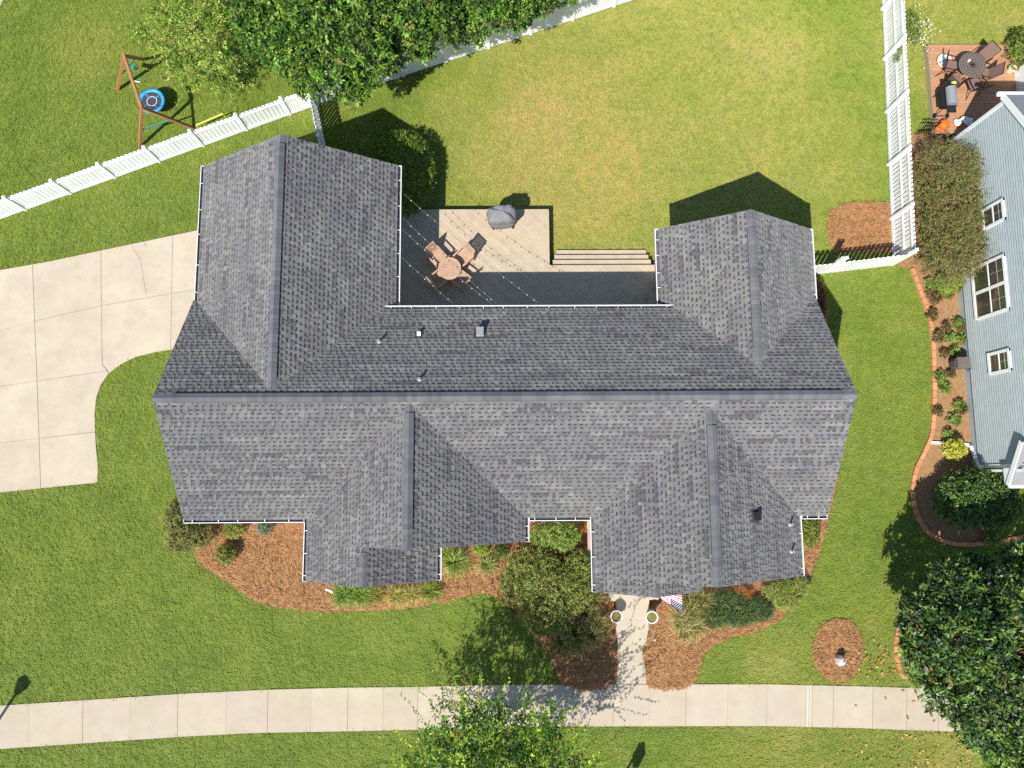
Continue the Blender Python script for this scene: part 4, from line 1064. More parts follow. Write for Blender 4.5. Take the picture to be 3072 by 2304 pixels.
def pumpkin(px, py, r, lab):
    p = at(px, py, NDZ + r * .7); t = thing('pumpkin', lab, 'pumpkin', (p.x, p.y, NDZ), 'orange pumpkins on the deck'); m = MB(); n, k = 36, 10; b = 0
    for i in range(k + 1):
        ph = math.pi * i / k
        for q in range(n):
            a = 2 * math.pi * q / n; f = 1 - .10 * abs(math.cos(a * 4.5))
            m.v.append((r * math.sin(ph) * math.cos(a) * f, r * math.sin(ph) * math.sin(a) * f, r * .78 + r * .78 * math.cos(ph) * (1 - .25 * math.exp(-((ph) / .4) ** 2))))
    for i in range(k):
        for q in range(n): m.f.append((i * n + q, (i + 1) * n + q, (i + 1) * n + (q + 1) % n, i * n + (q + 1) % n)); m.c.append((1, 1, 1))
    m.build('rind', M['orange'], t, world=False, smooth=True); m = MB(); m.tube([(0, 0, r * 1.2), (.02, .01, r * 1.55)], [.03, .022], 6); m.build('stalk', M['bark'], t, world=False)
pumpkin(2832, 374, .22, 'bigger round orange pumpkin on the brown deck by the hedge'); pumpkin(2814, 386, .12, 'smaller orange pumpkin left of the big one at the deck edge')
p = at(2832, 184, NDZ + .1); bs_ = thing('cream_basin', 'shallow cream basin holding white cloth beside a sling chair', 'basin', (p.x, p.y, NDZ)); m = MB(); m.lathe([(0, .02), (.2, .02), (.27, .15), (.30, .16), (.24, .05), (0, .04)][::1], n=20); m.build('bowl', M['cream'], bs_, world=False, smooth=True)
m = MB(); [lump(m, (random.uniform(-.1, .1), random.uniform(-.1, .1), .11), (.12, .1, .06)) for _ in range(4)]; m.build('cloth', M['wcloth'], bs_, world=False, smooth=True)
p = at(2892, 362, NDZ + .25); o_ = thing('white_bundle', 'crumpled white bundle beside the pumpkins at the top of the hedge', 'bundle', (p.x, p.y, NDZ)); m = MB()
for _ in range(7): lump(m, (random.uniform(-.22, .22), random.uniform(-.12, .12), random.uniform(.12, .3)), (.13, .1, .09), j=.3)
m.build('cloth', M['wcloth'], o_, world=False)
p = at(3038, 205, NDZ + .2); o_ = thing('cream_pot', 'small cream pot at the corner of the porch', 'pot', (p.x, p.y, NDZ)); m = MB(); m.lathe([(0, 0), (.11, 0), (.15, .26), (.13, .26), (.10, .05), (0, .05)], n=14); m.build('body', M['cream'], o_, world=False); m = MB(); m.lathe([(0, .2), (.125, .2), (.12, .18), (0, .17)], n=14); m.build('soil', M['soil'], o_, world=False)
# electric box
p = at(2884, 1090, .55); o_ = thing('utility_box', 'taupe metal utility box standing in the bed against the grey house', 'utility box', (p.x, p.y, 0)); m = MB(); m.box((0, 0, .45), (.42, .36, .5)); m.box((0, 0, .71), (.48, .42, .03)); m.build('cabinet', M['taupe'], o_, world=False)
m = MB(); m.box((-.24, 0, .42), (.05, .2, .3)); m.build('vent_grille', M['sheath'], o_, world=False)
for y_ in (-.12, .12): m = MB(); m.box((0, y_, .1), (.3, .06, .2)); m.build('foot', M['sheath'], o_, world=False)
m = MB(); m.tube([(.2, -.1, .5), (.35, -.2, .45), (.5, -.16, .4)], .014, 6); m.tube([(.2, -.14, .42), (.33, -.27, .36), (.48, -.22, .3)], .014, 6); m.build('conduit', M['black'], o_, world=False)

# ---------------------------------------------------------------- planting beds and curbs
BED1 = [(560, 1560), (581, 1644), (594, 1680), (635, 1717), (689, 1748), (734, 1784), (771, 1803), (820, 1818), (875, 1826), (974, 1832), (1078, 1834), (1168, 1826), (1259, 1819), (1327, 1807), (1360, 1797), (1390, 1788), (1436, 1779), (1472, 1782), (1499, 1798), (1540, 1825), (1567, 1866), (1607, 1911), (1644, 1957), (1662, 1997), (1675, 2033), (1689, 2056), (1729, 2067), (1775, 2072), (1820, 2063), (1847, 2042), (1851, 1990), (1852, 1934), (1850, 1889), (1838, 1789), (1836, 1560)]
BED2 = [(1938, 2042), (1946, 2060), (1992, 2069), (2032, 2067), (2069, 2058), (2087, 2038), (2100, 1997), (2114, 1961), (2136, 1936), (2185, 1914), (2253, 1897), (2307, 1879), (2343, 1853), (2370, 1822), (2390, 1796), (2421, 1744), (2447, 1689), (2470, 1617), (2480, 1560), (2506, 1470), (2516, 1430), (2500, 1400), (2420, 1400), (2300, 1600), (1950, 1700), (1948, 1840), (1944, 1907), (1926, 1957), (1933, 1993)]
BED3 = [(2484, 640), (2484, 720), (2500, 756), (2676, 756), (2676, 660), (2672, 612), (2620, 604), (2560, 610), (2512, 618)]
BED4 = [(2440, 1890)]
RING = [(2513 + 76 * math.cos(t), 1950 + 96 * math.sin(t)) for t in [2 * math.pi * k / 24 for k in range(24)]]
BEDS = []
def bed(L, name='pine_straw_bed', z=.034, wob=0.05):
    pts = P(L); out = []
    for i in range(len(pts)):
        a, b = pts[i], pts[(i + 1) % len(pts)]; k = max(1, int((b - a).length / .12))
        for j in range(k):
            q = a.lerp(b, j / k); nrm = Vector((b.y - a.y, a.x - b.x, 0)).normalized() if (b - a).length > 0 else Vector()
            out.append(q + nrm * random.uniform(-wob, wob) * .6)
    o_ = sheet(name, out, z, M['straw'], kind='structure'); BEDS.append(out); EXCL.append(out); return out
b1, b2, b3, b5 = bed(BED1), bed(BED2), bed(BED3), bed(RING)
b6 = bed([(2452, 842), (2472, 880), (2486, 930), (2480, 980), (2440, 960), (2430, 842)])
CURB = [(2733, 806), (2747, 843), (2763, 888), (2778, 924), (2788, 962), (2794, 1000), (2798, 1060), (2800, 1152), (2799, 1242), (2793, 1305), (2774, 1350), (2748, 1400), (2737, 1440), (2734, 1481), (2745, 1540), (2777, 1594), (2818, 1621), (2877, 1634), (2931, 1632), (3012, 1621), (3090, 1604)]
CURB2 = [(2697, 1857), (2689, 1895), (2685, 1930), (2686, 1974), (2698, 2008), (2712, 2034)]
soilp = P([(2692, 800), (2692, 400), (2820, 400), (2960, 420)] + [(2960, 1620), (3090, 1600)] + CURB[:-1][::-1])
soil = sheet('planting_bed', soilp, .022, M['soil'], kind='structure'); EXCL.append(soilp)
soil2 = P(CURB2 + [(2760, 2062), (3072, 2080), (3200, 1700), (2900, 1700), (2760, 1780)]); sheet('planting_bed', soil2, .022, M['soil'], kind='structure'); EXCL.append(soil2)
def curb(L, lab):
    pts = P(L); o_ = thing('garden_curb', lab, 'garden edging', pts[0], 'terracotta edging of the right hand beds')
    sm = []
    for i in range(len(pts) - 1):
        a, b = pts[i], pts[i + 1]; k = max(1, int((b - a).length / .05)); sm += [a.lerp(b, j / k) for j in range(k)]
    sm.append(pts[-1]); acc = 0; last = sm[0]; seg = [sm[0]]
    for a, b in zip(sm[:-1], sm[1:]):
        acc += (b - a).length
        if acc > .27:
            d = (b - last); m = MB(); g = random.uniform(.85, 1.1); c = (g, g * random.uniform(.95, 1.03), g * random.uniform(.9, 1.05))
            m.box((last + b) / 2 + Vector((0, 0, .05)), (d.length - .008, .15, .12), rz=math.atan2(d.y, d.x), col=c, taper=.96); m.build('edging_brick', M['curb'], o_); last = b; acc = 0
curb(CURB, 'long curved terracotta edging between the side lawn and the grey house bed'); curb(CURB2, 'short terracotta edging around the foot of the magnolia by the sidewalk')

# pine straw needles lying on the beds
def straw():
    V = []; C = []
    pal = [lin(176, 126, 80), lin(152, 104, 64), lin(192, 144, 96), lin(124, 80, 48), lin(102, 66, 42)]
    for poly, dens in [(b, 460) for b in BEDS]:
        xs_ = [p.x for p in poly]; ys_ = [p.y for p in poly]; A = (max(xs_) - min(xs_)) * (max(ys_) - min(ys_)); n = int(A * dens)
        X = RNG.uniform(min(xs_), max(xs_), n); Y = RNG.uniform(min(ys_), max(ys_), n); k = inside([(p.x, p.y) for p in poly], X, Y); X, Y = X[k], Y[k]
        n = len(X); X = X + RNG.normal(0, .05, n); Y = Y + RNG.normal(0, .05, n); cl = np.sin(X * 3.1 + 1.7 * np.sin(Y * 2.3)) * 1.5 + np.sin(Y * 4.1 + X)
        T = cl + RNG.normal(0, .8, n); L = RNG.uniform(.09, .19, n); Wd = RNG.uniform(.003, .0065, n); Z = RNG.uniform(.038, .085, n); tl = RNG.uniform(-.02, .03, n)
        dx, dy = np.cos(T) * L / 2, np.sin(T) * L / 2; nx, ny = -np.sin(T) * Wd, np.cos(T) * Wd
        q = np.stack([np.stack([X - dx - nx, Y - dy - ny, Z], 1), np.stack([X + dx - nx, Y + dy - ny, Z + tl], 1), np.stack([X + dx + nx, Y + dy + ny, Z + tl + .004], 1), np.stack([X - dx + nx, Y - dy + ny, Z + .004], 1)], 1)
        V.append(q.reshape(-1, 3)); ci = RNG.choice(len(pal), n, p=[.34, .26, .2, .12, .08]); C.append(np.array(pal)[ci][:, :3] * RNG.uniform(.85, 1.12, (n, 1)))
    V = np.concatenate(V); C = np.concatenate(C); return V, C
def quads_mesh(name, V, C, mat):
    me = bpy.data.meshes.new(name); n = len(V) // 4
    me.vertices.add(len(V)); me.vertices.foreach_set('co', V.astype(np.float32).ravel())
    me.loops.add(len(V)); me.loops.foreach_set('vertex_index', np.arange(len(V), dtype=np.int32))
    me.polygons.add(n); me.polygons.foreach_set('loop_start', np.arange(0, len(V), 4, dtype=np.int32)); me.polygons.foreach_set('loop_total', np.full(n, 4, np.int32))
    ca = me.color_attributes.new('col', 'FLOAT_COLOR', 'CORNER'); c4 = np.ones((len(V), 4), np.float32); c4[:, :3] = np.repeat(C, 4, 0); ca.data.foreach_set('color', c4.ravel())
    me.materials.append(mat); me.update(calc_edges=True); me.validate(); return me
V_, C_ = straw(); link('pine_straw', quads_mesh('pine_straw', V_, C_, M['needle']), kind='stuff')

# ---------------------------------------------------------------- pots, flag, stump, small things in front
for (px, py, lab) in ((1854, 1848, 'white round pot on the left side of the front walkway'), (1960, 1850, 'white round pot on the right side of the front walkway under the flag')):
    p = at(px - 4, py + 2, .34 + .45); t = thing('flower_pot', lab, 'pot', (p.x, p.y, .34 if px < 1900 else .34), 'white pots beside the front walkway')
    m = MB(); m.lathe([(0, 0), (.13, 0), (.17, .25), (.205, .44), (.222, .45), (.222, .48), (.190, .48), (.184, .42), (0, .41)], n=24); m.build('pot', M['pot'], t, world=False, smooth=True); LOC[t.name] = Vector(t.location)
    m = MB(); m.lathe([(0, .45), (.1, .44), (.185, .425)], n=16); m.build('soil', M['moss'], t, world=False)
    POTS = globals().setdefault('POTS', []); POTS.append(t)
b_ = thing('pot_plinth', 'low block under the right hand pot at the porch edge', 'block', at(1958, 1852)); 
q = POTS[1].location; m = MB(); m.box((q.x, q.y, .17), (.36, .36, .339)); m.build('block', M['walk'], b_)
# flag of stripes with a starred blue corner, hanging from a pole under the porch eave
fl = thing('flag', 'red and white striped flag with white stars on blue at the front porch', 'flag', at(2000, 1795, 1.9))
F0, F1, F2, F3 = at(1966, 1797, 2.25), at(2039, 1788, 2.05), at(2046, 1832, 1.25), at(1975, 1810, 1.9)
RED, WHI, BLU = lin(170, 40, 62)[:3], lin(236, 228, 230)[:3], lin(36, 42, 80)[:3]
pole0, pole1 = at(1950, 1772, 2.35), at(2046, 1787, 2.15); m = MB(); m.tube([pole0, pole1], .014, 8); m.build('pole', M['lead'], fl)
hoist = pole1 - pole0; LF = .95; Hn = hoist.normalized()
def fpt(u, v):      # u along the pole (0 tip side .. 1), v down the cloth
    b = pole1 - Hn * (u * LF); 
    fold = .10 * math.sin(u * 9 + v * 2) * (0.3 + v)
    return b + Vector((0.06, -.60, -.28)) * v * (1 - .80 * u) + Vector((.03, -.10, .06)) * fold * 2 + Vector((0, -.03, -.05)) * math.sin(v * 7 + u * 3) * .4
m = MB(); NU, NV = 26, 13
for i in range(NU):
    for j in range(NV):
        u0, u1, v0, v1 = i / NU, (i + 1) / NU, j / NV, (j + 1) / NV
        canton = (u0 < .40 and j >= 6)
        m.poly([fpt(u0, v0), fpt(u1, v0), fpt(u1, v1), fpt(u0, v1)], BLU if canton else (RED if j % 2 == 0 else WHI))
cl_ = m.build('cloth', M['paint'], fl)
m = MB()
for r in range(5):
    for c in range(6):
        u = .04 + .062 * c + (.03 if r % 2 else 0); v = 6.6 / 13 + r * 1.25 / 13
        if u > .38: continue
        o1 = fpt(u, v); a = (fpt(u + .02, v) - o1).normalized(); b = (fpt(u, v + .02) - o1).normalized(); nrm = a.cross(b).normalized(); nrm = nrm if nrm.z > 0 else -nrm
        st_ = []
        for k in range(10):
            rr = .024 if k % 2 == 0 else .010; t = math.pi / 2 + k * math.pi / 5; st_.append(o1 + a * rr * math.cos(t) + b * rr * math.sin(t) + nrm * .006)
        m.poly(st_, WHI)
m.build('stars', M['paint'], cl_)
# stump
p = at(2513, 1978); s_ = thing('stone_post', 'pale grey stone post standing in the round pine straw ring', 'stone', p)
m = MB(); n = 7
rings = [(.20, .16, 0, 0), (.20, .16, .18, 0), (.18, .145, .36, .02), (.12, .10, .46, .03), (.03, .03, .5, .04)]
for a, b, z, oy in rings:
    for k in range(n): t = 2 * math.pi * k / n; f = random.uniform(.88, 1.08); m.v.append((p.x + b * math.cos(t) * f, p.y + a * math.sin(t) * f + oy, z))
for i in range(len(rings) - 1):
    for k in range(n): m.f.append((i * n + k, i * n + (k + 1) % n, (i + 1) * n + (k + 1) % n, (i + 1) * n + k)); m.c.append((1, 1, 1))
m.build('stone', M['stone'], s_)
p0, p1 = at(977, 1768, .06), at(999, 1776, .06); o_ = thing('drain_pipe', 'short white drain pipe end lying in the pine straw', 'drain pipe', p0); m = MB(); m.bar(p0, p1, .07, .06); m.build('pipe', M['white'], o_)
for px, py, lab in ((1961, 1916, 'small white path light in the pine straw right of the walkway'), (1722, 1962, 'small pale path light in the shaded straw left of the walkway')):
    p = at(px, py); o_ = thing('path_light', lab, 'path light', p); m = MB(); m.tube([p, p + Vector((0, 0, .22))], .012, 6); m.build('stake', M['blackmetal'], o_); m = MB(); m.lathe([(0, .22), (.03, .22), (.036, .24), (.012, .27), (0, .29)], c=p, n=10); m.build('cap', M['white'], o_)
# street lamp and sign post whose shadows fall into the view
h = 3.1; sh = at(66, 2055); bx = sh + Vector((-.425 * h, -.70 * h, 0))
lp = thing('street_lamp', 'black lantern street lamp beside the sidewalk at the left', 'street lamp', bx)
m = MB(); m.tube([bx, bx + Vector((0, 0, .5)), bx + Vector((0, 0, 2.75))], [.075, .055, .05], 10); m.build('pole', M['black'], lp)
m = MB(); m.lathe([(.0, 2.75), (.12, 2.78), (.24, 3.2), (.26, 3.22), (.20, 3.32), (.06, 3.42), (0, 3.46)], c=bx, n=8); m.build('lantern', M['black'], lp)
h = 1.75; sh = at(1928, 2229); bx = sh + Vector((-.425 * h, -.70 * h, 0)) + Vector((-.05, 0, 0))
lp = thing('mailbox_post', 'dark mailbox on a post with a finial at the lower edge', 'mailbox', bx)
m = MB(); m.tube([bx, bx + Vector((0, 0, 1.55))], .045, 8); m.build('post', M['black'], lp); m = MB(); lump(m, bx + Vector((.04, 0, 1.72)), (.06, .06, .06), j=0); m.tube([bx + Vector((.02, 0, 1.5)), bx + Vector((.04, 0, 1.68))], .03, 6); m.build('finial', M['black'], lp)
m = MB(); m.box(bx + Vector((.14, 0, 1.2)), (.2, .42, .62)); m.build('box', M['black'], lp)
# ---------------------------------------------------------------- vegetation
def unit(a): return a / np.maximum(np.linalg.norm(a, axis=-1, keepdims=True), 1e-6)
def leaf_quads(Pn, T, N, L, W, droop=.12, fold=.12):
    T = unit(T); B = unit(np.cross(N, T)); N2 = np.cross(T, B)
    L = L[:, None]; W = W[:, None]
    mid = Pn + T * L * .45
    q = np.stack([Pn, mid - B * W * .5 + N2 * L * fold, Pn + T * L - N2 * L * droop, mid + B * W * .5 + N2 * L * fold], 1)
    return q.reshape(-1, 3)
def rnd(n, k=3): return RNG.normal(0, 1, (n, k))
LEAF_K = 1.65
def pick(pal, n, wts=None, jit=.15):
    pal = np.minimum(np.array([p[:3] for p in pal]) * LEAF_K, .85); i = RNG.choice(len(pal), n, p=None if wts is None else np.array(wts) / np.sum(wts)); return pal[i] * RNG.uniform(1 - jit, 1 + jit, (n, 1))
def cluster_points(blobs, n, lo=.72, hi=1.05, zmin=-.25, sink=.8):
    bl = np.array(blobs, float); a = bl[:, 3] * bl[:, 4] + bl[:, 3] * bl[:, 5] + bl[:, 4] * bl[:, 5]
    i = RNG.choice(len(bl), n * 3, p=a / a.sum()); d = unit(rnd(n * 3)); d[:, 2] = np.where(d[:, 2] < zmin, -d[:, 2], d[:, 2])
    r = RNG.uniform(lo, hi, (n * 3, 1)); p = bl[i, :3] + d * bl[i, 3:] * r; nn = unit(d / bl[i, 3:]); keep = np.ones(n * 3, bool)
    for b in bl:
        q = (((p - b[:3]) / b[3:]) ** 2).sum(1); keep &= ~(q < (sink * lo / .72) ** 2 * .82)
    p, nn = p[keep], nn[keep]; return p[:n], nn[:n]
def foliage(blobs, ncl, k, leaf, wid, cr, pal, wts=None, inner=.25, up=.6, jit=.18, lo=.72, hi=1.05, spread=.9, cjit=.12, droop=.12, zmin=-.25):
    """leaves in rosettes spread over and inside ellipsoid blobs -> quads and colours"""
    Vs, Cs = [], []
    for n, l_, h_, sk in ((int(ncl * (1 - inner)), lo, hi, .8), (int(ncl * inner), .35, lo, .0)):
        if n < 1: continue
        p, nn = cluster_points(blobs, n, l_, h_, zmin, sk); n = len(p)
        cc = pick(pal, n, wts, jit)
        pp = np.repeat(p, k, 0); n0 = np.repeat(nn, k, 0); m_ = len(pp)
        T = unit(n0 * RNG.uniform(.1, .9, (m_, 1)) + rnd(m_) * spread + np.array([0, 0, .15])); Pn = pp + unit(rnd(m_)) * cr * RNG.uniform(0, 1, (m_, 1))
        N = unit(n0 * .5 + np.array([0, 0, up * 1.35]) + rnd(m_) * .42)
        Vs.append(leaf_quads(Pn, T, N, leaf * RNG.uniform(.65, 1.25, m_), wid * RNG.uniform(.7, 1.2, m_), droop)); Cs.append(np.repeat(cc, k, 0) * RNG.uniform(1 - cjit, 1 + cjit, (m_, 1)))
    return np.concatenate(Vs), np.concatenate(Cs)
def shoots(org, dirs, lens, per, leaf, wid, pal, wts=None, bend=.25, cjit=.15, droop=.1):
    """leafy shoots: leaves alternate along a bending twig"""
    n = len(org); t = np.linspace(.12, 1, per)[None, :, None]; d = unit(dirs)[:, None, :]; o_ = org[:, None, :]; L = lens[:, None, None]
    side = unit(rnd(n))[:, None, :]
    p = o_ + d * L * t + side * L * t ** 2 * bend; p = p.reshape(-1, 3); m_ = len(p)
    T = unit(np.repeat(unit(dirs), per, 0) * .6 + rnd(m_) * .7); N = unit(rnd(m_) * .6 + np.array([0, 0, .8]))
    cc = np.repeat(pick(pal, n, wts, .15), per, 0) * RNG.uniform(1 - cjit, 1 + cjit, (m_, 1))
    return leaf_quads(p, T, N, leaf * RNG.uniform(.7, 1.2, m_), wid * RNG.uniform(.7, 1.2, m_), droop), cc
def strands(org, n_per, L, W, h, pal, wts=None, spread=1.0, lean=(0, 0), segs=3, cjit=.15):
    """arching strap leaves around each origin"""
    n = len(org) * n_per; o_ = np.repeat(org, n_per, 0) + np.c_[RNG.normal(0, .05, (n, 2)), np.zeros(n)]
    a = RNG.uniform(0, 2 * math.pi, n); r = L * RNG.uniform(.55, 1.1, n) * spread; hh = h * RNG.uniform(.6, 1.15, n)
    dx = np.cos(a) + lean[0]; dy = np.sin(a) + lean[1]
    qs = []; cc = pick(pal, n, wts, cjit); s = np.linspace(0, 1, segs + 1); Cq = []
    w_ = W * RNG.uniform(.7, 1.2, n)
    def pt(t): return np.stack([o_[:, 0] + dx * r * t, o_[:, 1] + dy * r * t, o_[:, 2] + hh * (2.4 * t - 1.75 * t * t)], 1)
    sd = unit(np.stack([-dy, dx, np.zeros(n)], 1))
    for i in range(segs):
        a0, a1 = pt(s[i]), pt(s[i + 1]); w0, w1 = w_ * (1 - s[i] * .75), w_ * (1 - s[i + 1] * .92)
        qs.append(np.stack([a0 - sd * w0[:, None], a0 + sd * w0[:, None], a1 + sd * w1[:, None], a1 - sd * w1[:, None]], 1)); Cq.append(cc * (0.85 + .25 * i / segs))
    return np.concatenate(qs).reshape(-1, 3), np.concatenate(Cq)
def put(name, VC, mat, parent):
    V, C = VC
    if isinstance(V, list): V, C = np.concatenate(V), np.concatenate(C)
    o_ = LOC[parent.name]; return link(name, quads_mesh(name, V - np.array(o_), np.clip(C, 0, 1), mat), parent)
def join(*vc): return np.concatenate([a for a, b in vc]), np.concatenate([b for a, b in vc])
def trunk(root, base, blobs, r0, zfork, extra=0):
    m = MB(); base = Vector(base); fk = base + Vector((.05, .04, zfork)); m.tube([base - Vector((0, 0, .05)), base + Vector((0, 0, zfork * .4)), fk], [r0 * 1.35, r0, r0 * .8], 9)
    for b in blobs:
        c = Vector(b[:3]); mid = fk.lerp(c, .5) + Vector((random.uniform(-.15, .15), random.uniform(-.15, .15), .15)); m.tube([fk - Vector((0, 0, .1)), mid, c], [r0 * .55, r0 * .32, r0 * .10], 6)
        for _ in range(3 + extra):
            d = Vector((random.uniform(-1, 1) * b[3], random.uniform(-1, 1) * b[4], random.uniform(0, .9) * b[5])); m.tube([mid.lerp(c, random.uniform(.3, 1)), c + d * .75], [r0 * .16, r0 * .04], 4)
    m.build('trunk', M['bark'], root)
BIGP = [lin(58, 86, 28), lin(74, 104, 36), lin(94, 124, 46), lin(40, 62, 22), lin(118, 138, 60), lin(106, 98, 52)]
def tree(name, label, base, blobs, ncl, k, leaf, wid, cr, pal, wts, mat, r0=.16, zf=1.6, group=None, cat='tree', extra=None, tw=0, **kw):
    r = thing(name, label, cat, base, group); trunk(r, base, blobs, r0, zf, tw); vc = foliage(blobs, ncl, k, leaf, wid, cr, pal, wts, **kw)
    if extra is not None: vc = join(vc, extra)
    put('crown', vc, mat, r); return r
def blob(px, py, z, rp, rz, ry=None):
    """ellipsoid whose outline is about rp pixels wide when seen at height z"""
    p = at(px, py, z); s = (HC - z) / FPX; return (p.x, p.y, z, rp * s, (ry or rp) * s, rz)
def low(b, k, s=1.0):
    """the same crown lump seen at the same place but nearer the ground"""
    z = b[2] * k; f = (HC - z) / (HC - b[2]); return (b[0] * f, b[1] * f, z, b[3] * f * s, b[4] * f * s, b[5] * (.5 + .5 * k) * s)
# trees behind the back fence
T1 = [blob(800, 60, 5.0, 105, 1.4), blob(880, 150, 5.2, 100, 1.4), blob(970, 60, 6.2, 125, 1.7), blob(1010, 210, 4.6, 95, 1.3), blob(1090, 120, 5.8, 110, 1.5), blob(1100, 0, 6.4, 120, 1.6), blob(880, -60, 6.2, 150, 1.8), blob(1055, 265, 3.9, 55, .8), blob(760, 150, 4.0, 30, .7), blob(935, 250, 4.0, 60, .9), blob(1120, 200, 4.2, 62, .8), blob(1080, 245, 3.9, 48, .7), blob(1165, 190, 4.0, 45, .6)]
T2 = [blob(1230, 60, 5.4, 115, 1.5), blob(1200, 130, 4.8, 75, 1.1), blob(1310, 60, 5.2, 90, 1.3), blob(1240, -60, 6.2, 140, 1.7), blob(1360, 90, 4.4, 65, 1.0), blob(1260, 150, 4.2, 50, .8)]
T3 = [blob(1470, 30, 5.0, 95, 1.3), blob(1420, 100, 4.2, 55, .9), blob(1540, 30, 4.6, 80, 1.1), blob(1480, -60, 5.6, 130, 1.5), blob(1620, 10, 4.2, 60, .9), blob(1690, -10, 4.0, 50, .8), blob(1560, 75, 3.9, 35, .6)]
big = dict(inner=.22, up=.55, jit=.38, cjit=.18)
T1, T2, T3 = [low(b, .8, 1.0) for b in T1], [low((b[0], b[1] + .08, *b[2:]), .8, .97) for b in T2], [low((b[0], b[1] + .12, *b[2:]), .8, .94) for b in T3]
for nm, lab, bs_, bp, nc in (('evergreen_tree', 'largest dark evergreen tree, its crown overhanging the corner of the white picket fence', T1, at(960, 130), 4700), ('evergreen_tree', 'dark evergreen tree overhanging the middle of the solid white fence', T2, at(1260, 110), 2300), ('evergreen_tree', 'dark evergreen tree at the top edge over the right end of the solid white fence', T3, at(1500, 40), 2000)):
    tree(nm, lab, (bp.x, bp.y, 0), bs_, int(nc * .8), 13, .14, .065, .11, BIGP, [4, 5, 4, 3, 1.6, .5], M['leaf'], .17, 2.0, 'evergreen trees behind the back lawn', **big)
# light green small tree by the swing set
LGP = [lin(104, 128, 46), lin(126, 144, 60), lin(94, 120, 42), lin(156, 162, 88), lin(78, 102, 38), lin(136, 120, 70)]
T4 = [blob(520, 120, 2.6, 75, .6), blob(590, 60, 3.0, 80, .8), blob(560, 200, 2.6, 60, .6), blob(640, 160, 2.8, 60, .7), blob(500, 60, 2.6, 50, .6), blob(545, 0, 3.0, 90, .8), blob(650, 60, 2.8, 60, .7), blob(440, 115, 2.2, 35, .4), blob(590, 245, 2.2, 35, .4), blob(690, 200, 2.6, 28, .4), blob(655, 245, 1.0, 32, .4), blob(700, 170, 1.4, 26, .4), blob(665, 110, 1.6, 40, .5)]
bp = at(610, 225); o4 = np.array([b[:3] for b in T4])[RNG.integers(0, len(T4), 170)] + rnd(170) * .35; d4 = unit(o4 - np.array([bp.x, bp.y, 1.2])) + rnd(170) * .35
tree('small_tree', 'small light green tree with open branches beside the swing set', (bp.x, bp.y, 0), T4, 1000, 8, .13, .05, .16, LGP, [4, 4, 3, 2, 2, .7], M['leaf'], .07, 1.2, tw=4, inner=.35, up=.6, extra=shoots(o4, d4, RNG.uniform(.5, .95, 170), 13, .12, .045, LGP, [4, 4, 3, 2, 2, .7]))
# street tree at the bottom
STP = [lin(96, 126, 38), lin(124, 150, 50), lin(66, 96, 34), lin(150, 168, 62), lin(52, 78, 34), lin(112, 98, 50), lin(178, 184, 84)]
gx = at(1480, 2216); T5 = [(gx.x + dx, gx.y + dy, z, r, r * .95, r * 1.0) for dx, dy, z, r in ((0, .1, 4.3, 1.3), (.1, 1.55, 3.9, .95), (-1.2, 1.0, 3.7, .9), (-2.1, .1, 3.3, .75), (1.7, .4, 3.8, .95), (1.3, 1.25, 3.7, .8), (-.6, 1.8, 3.5, .6), (0, -1.5, 4.3, 1.3), (-1.4, -1.0, 3.9, 1.0), (1.6, -1.0, 4.0, 1.0), (2.4, -.2, 3.3, .6))]
n5 = 470; c5 = np.array([b[:3] for b in T5])[RNG.integers(0, len(T5), n5)] + rnd(n5) * .5; d5 = unit(c5 - np.array([gx.x, gx.y - .6, 2.2])) * .9 + rnd(n5) * .4 + np.array([0, .3, .25])
tree('street_tree', 'young upright street tree with pale new shoots at the bottom edge', (gx.x, gx.y, 0), T5, 1500, 9, .13, .06, .18, STP, [4, 3, 5, 1.5, 5, .8, .8], M['leaf'], .09, 1.4, tw=5, inner=.35, up=.5, extra=shoots(c5, d5, RNG.uniform(.6, 1.4, n5), 22, .11, .05, STP, [4, 3, 5, 1.6, 4, .8, 1]))
# magnolia at the lower right
MGP = [lin(50, 74, 30), lin(66, 92, 36), lin(88, 114, 46), lin(34, 54, 24), lin(112, 132, 60), lin(140, 104, 58)]
T6 = [blob(2780, 1850, 4.0, 90, 1.1), blob(2860, 1760, 4.6, 90, 1.2), blob(2900, 1900, 5.2, 130, 1.5), blob(3010, 1800, 5.0, 110, 1.4), blob(2790, 1960, 3.8, 90, 1.0), blob(2860, 2060, 4.2, 100, 1.2), blob(3000, 2000, 5.2, 130, 1.5), blob(2960, 2150, 4.4, 110, 1.2), blob(3060, 2120, 5.0, 110, 1.4), blob(3040, 2240, 4.2, 90, 1.1), blob(3060, 1690, 4.4, 70, 1.0), blob(2740, 1900, 3.2, 45, .7), blob(3140, 1900, 5.4, 130, 1.5), blob(2830, 1730, 3.9, 45, .7), blob(2925, 1700, 4.0, 40, .7)]
T6 = [low(b, .74, .92) for b in T6]
LEAF_K = 1.35
bp = at(2720, 1880)
tree('magnolia_tree', 'large dark glossy magnolia tree filling the lower right corner', (bp.x + .9, bp.y - .5, 0), T6, 3700, 12, .165, .072, .12, MGP, [4, 5, 4, 3, 2, .12], M['gloss'], .17, 1.8, inner=.22, up=.55, jit=.42, cjit=.2, droop=.05)
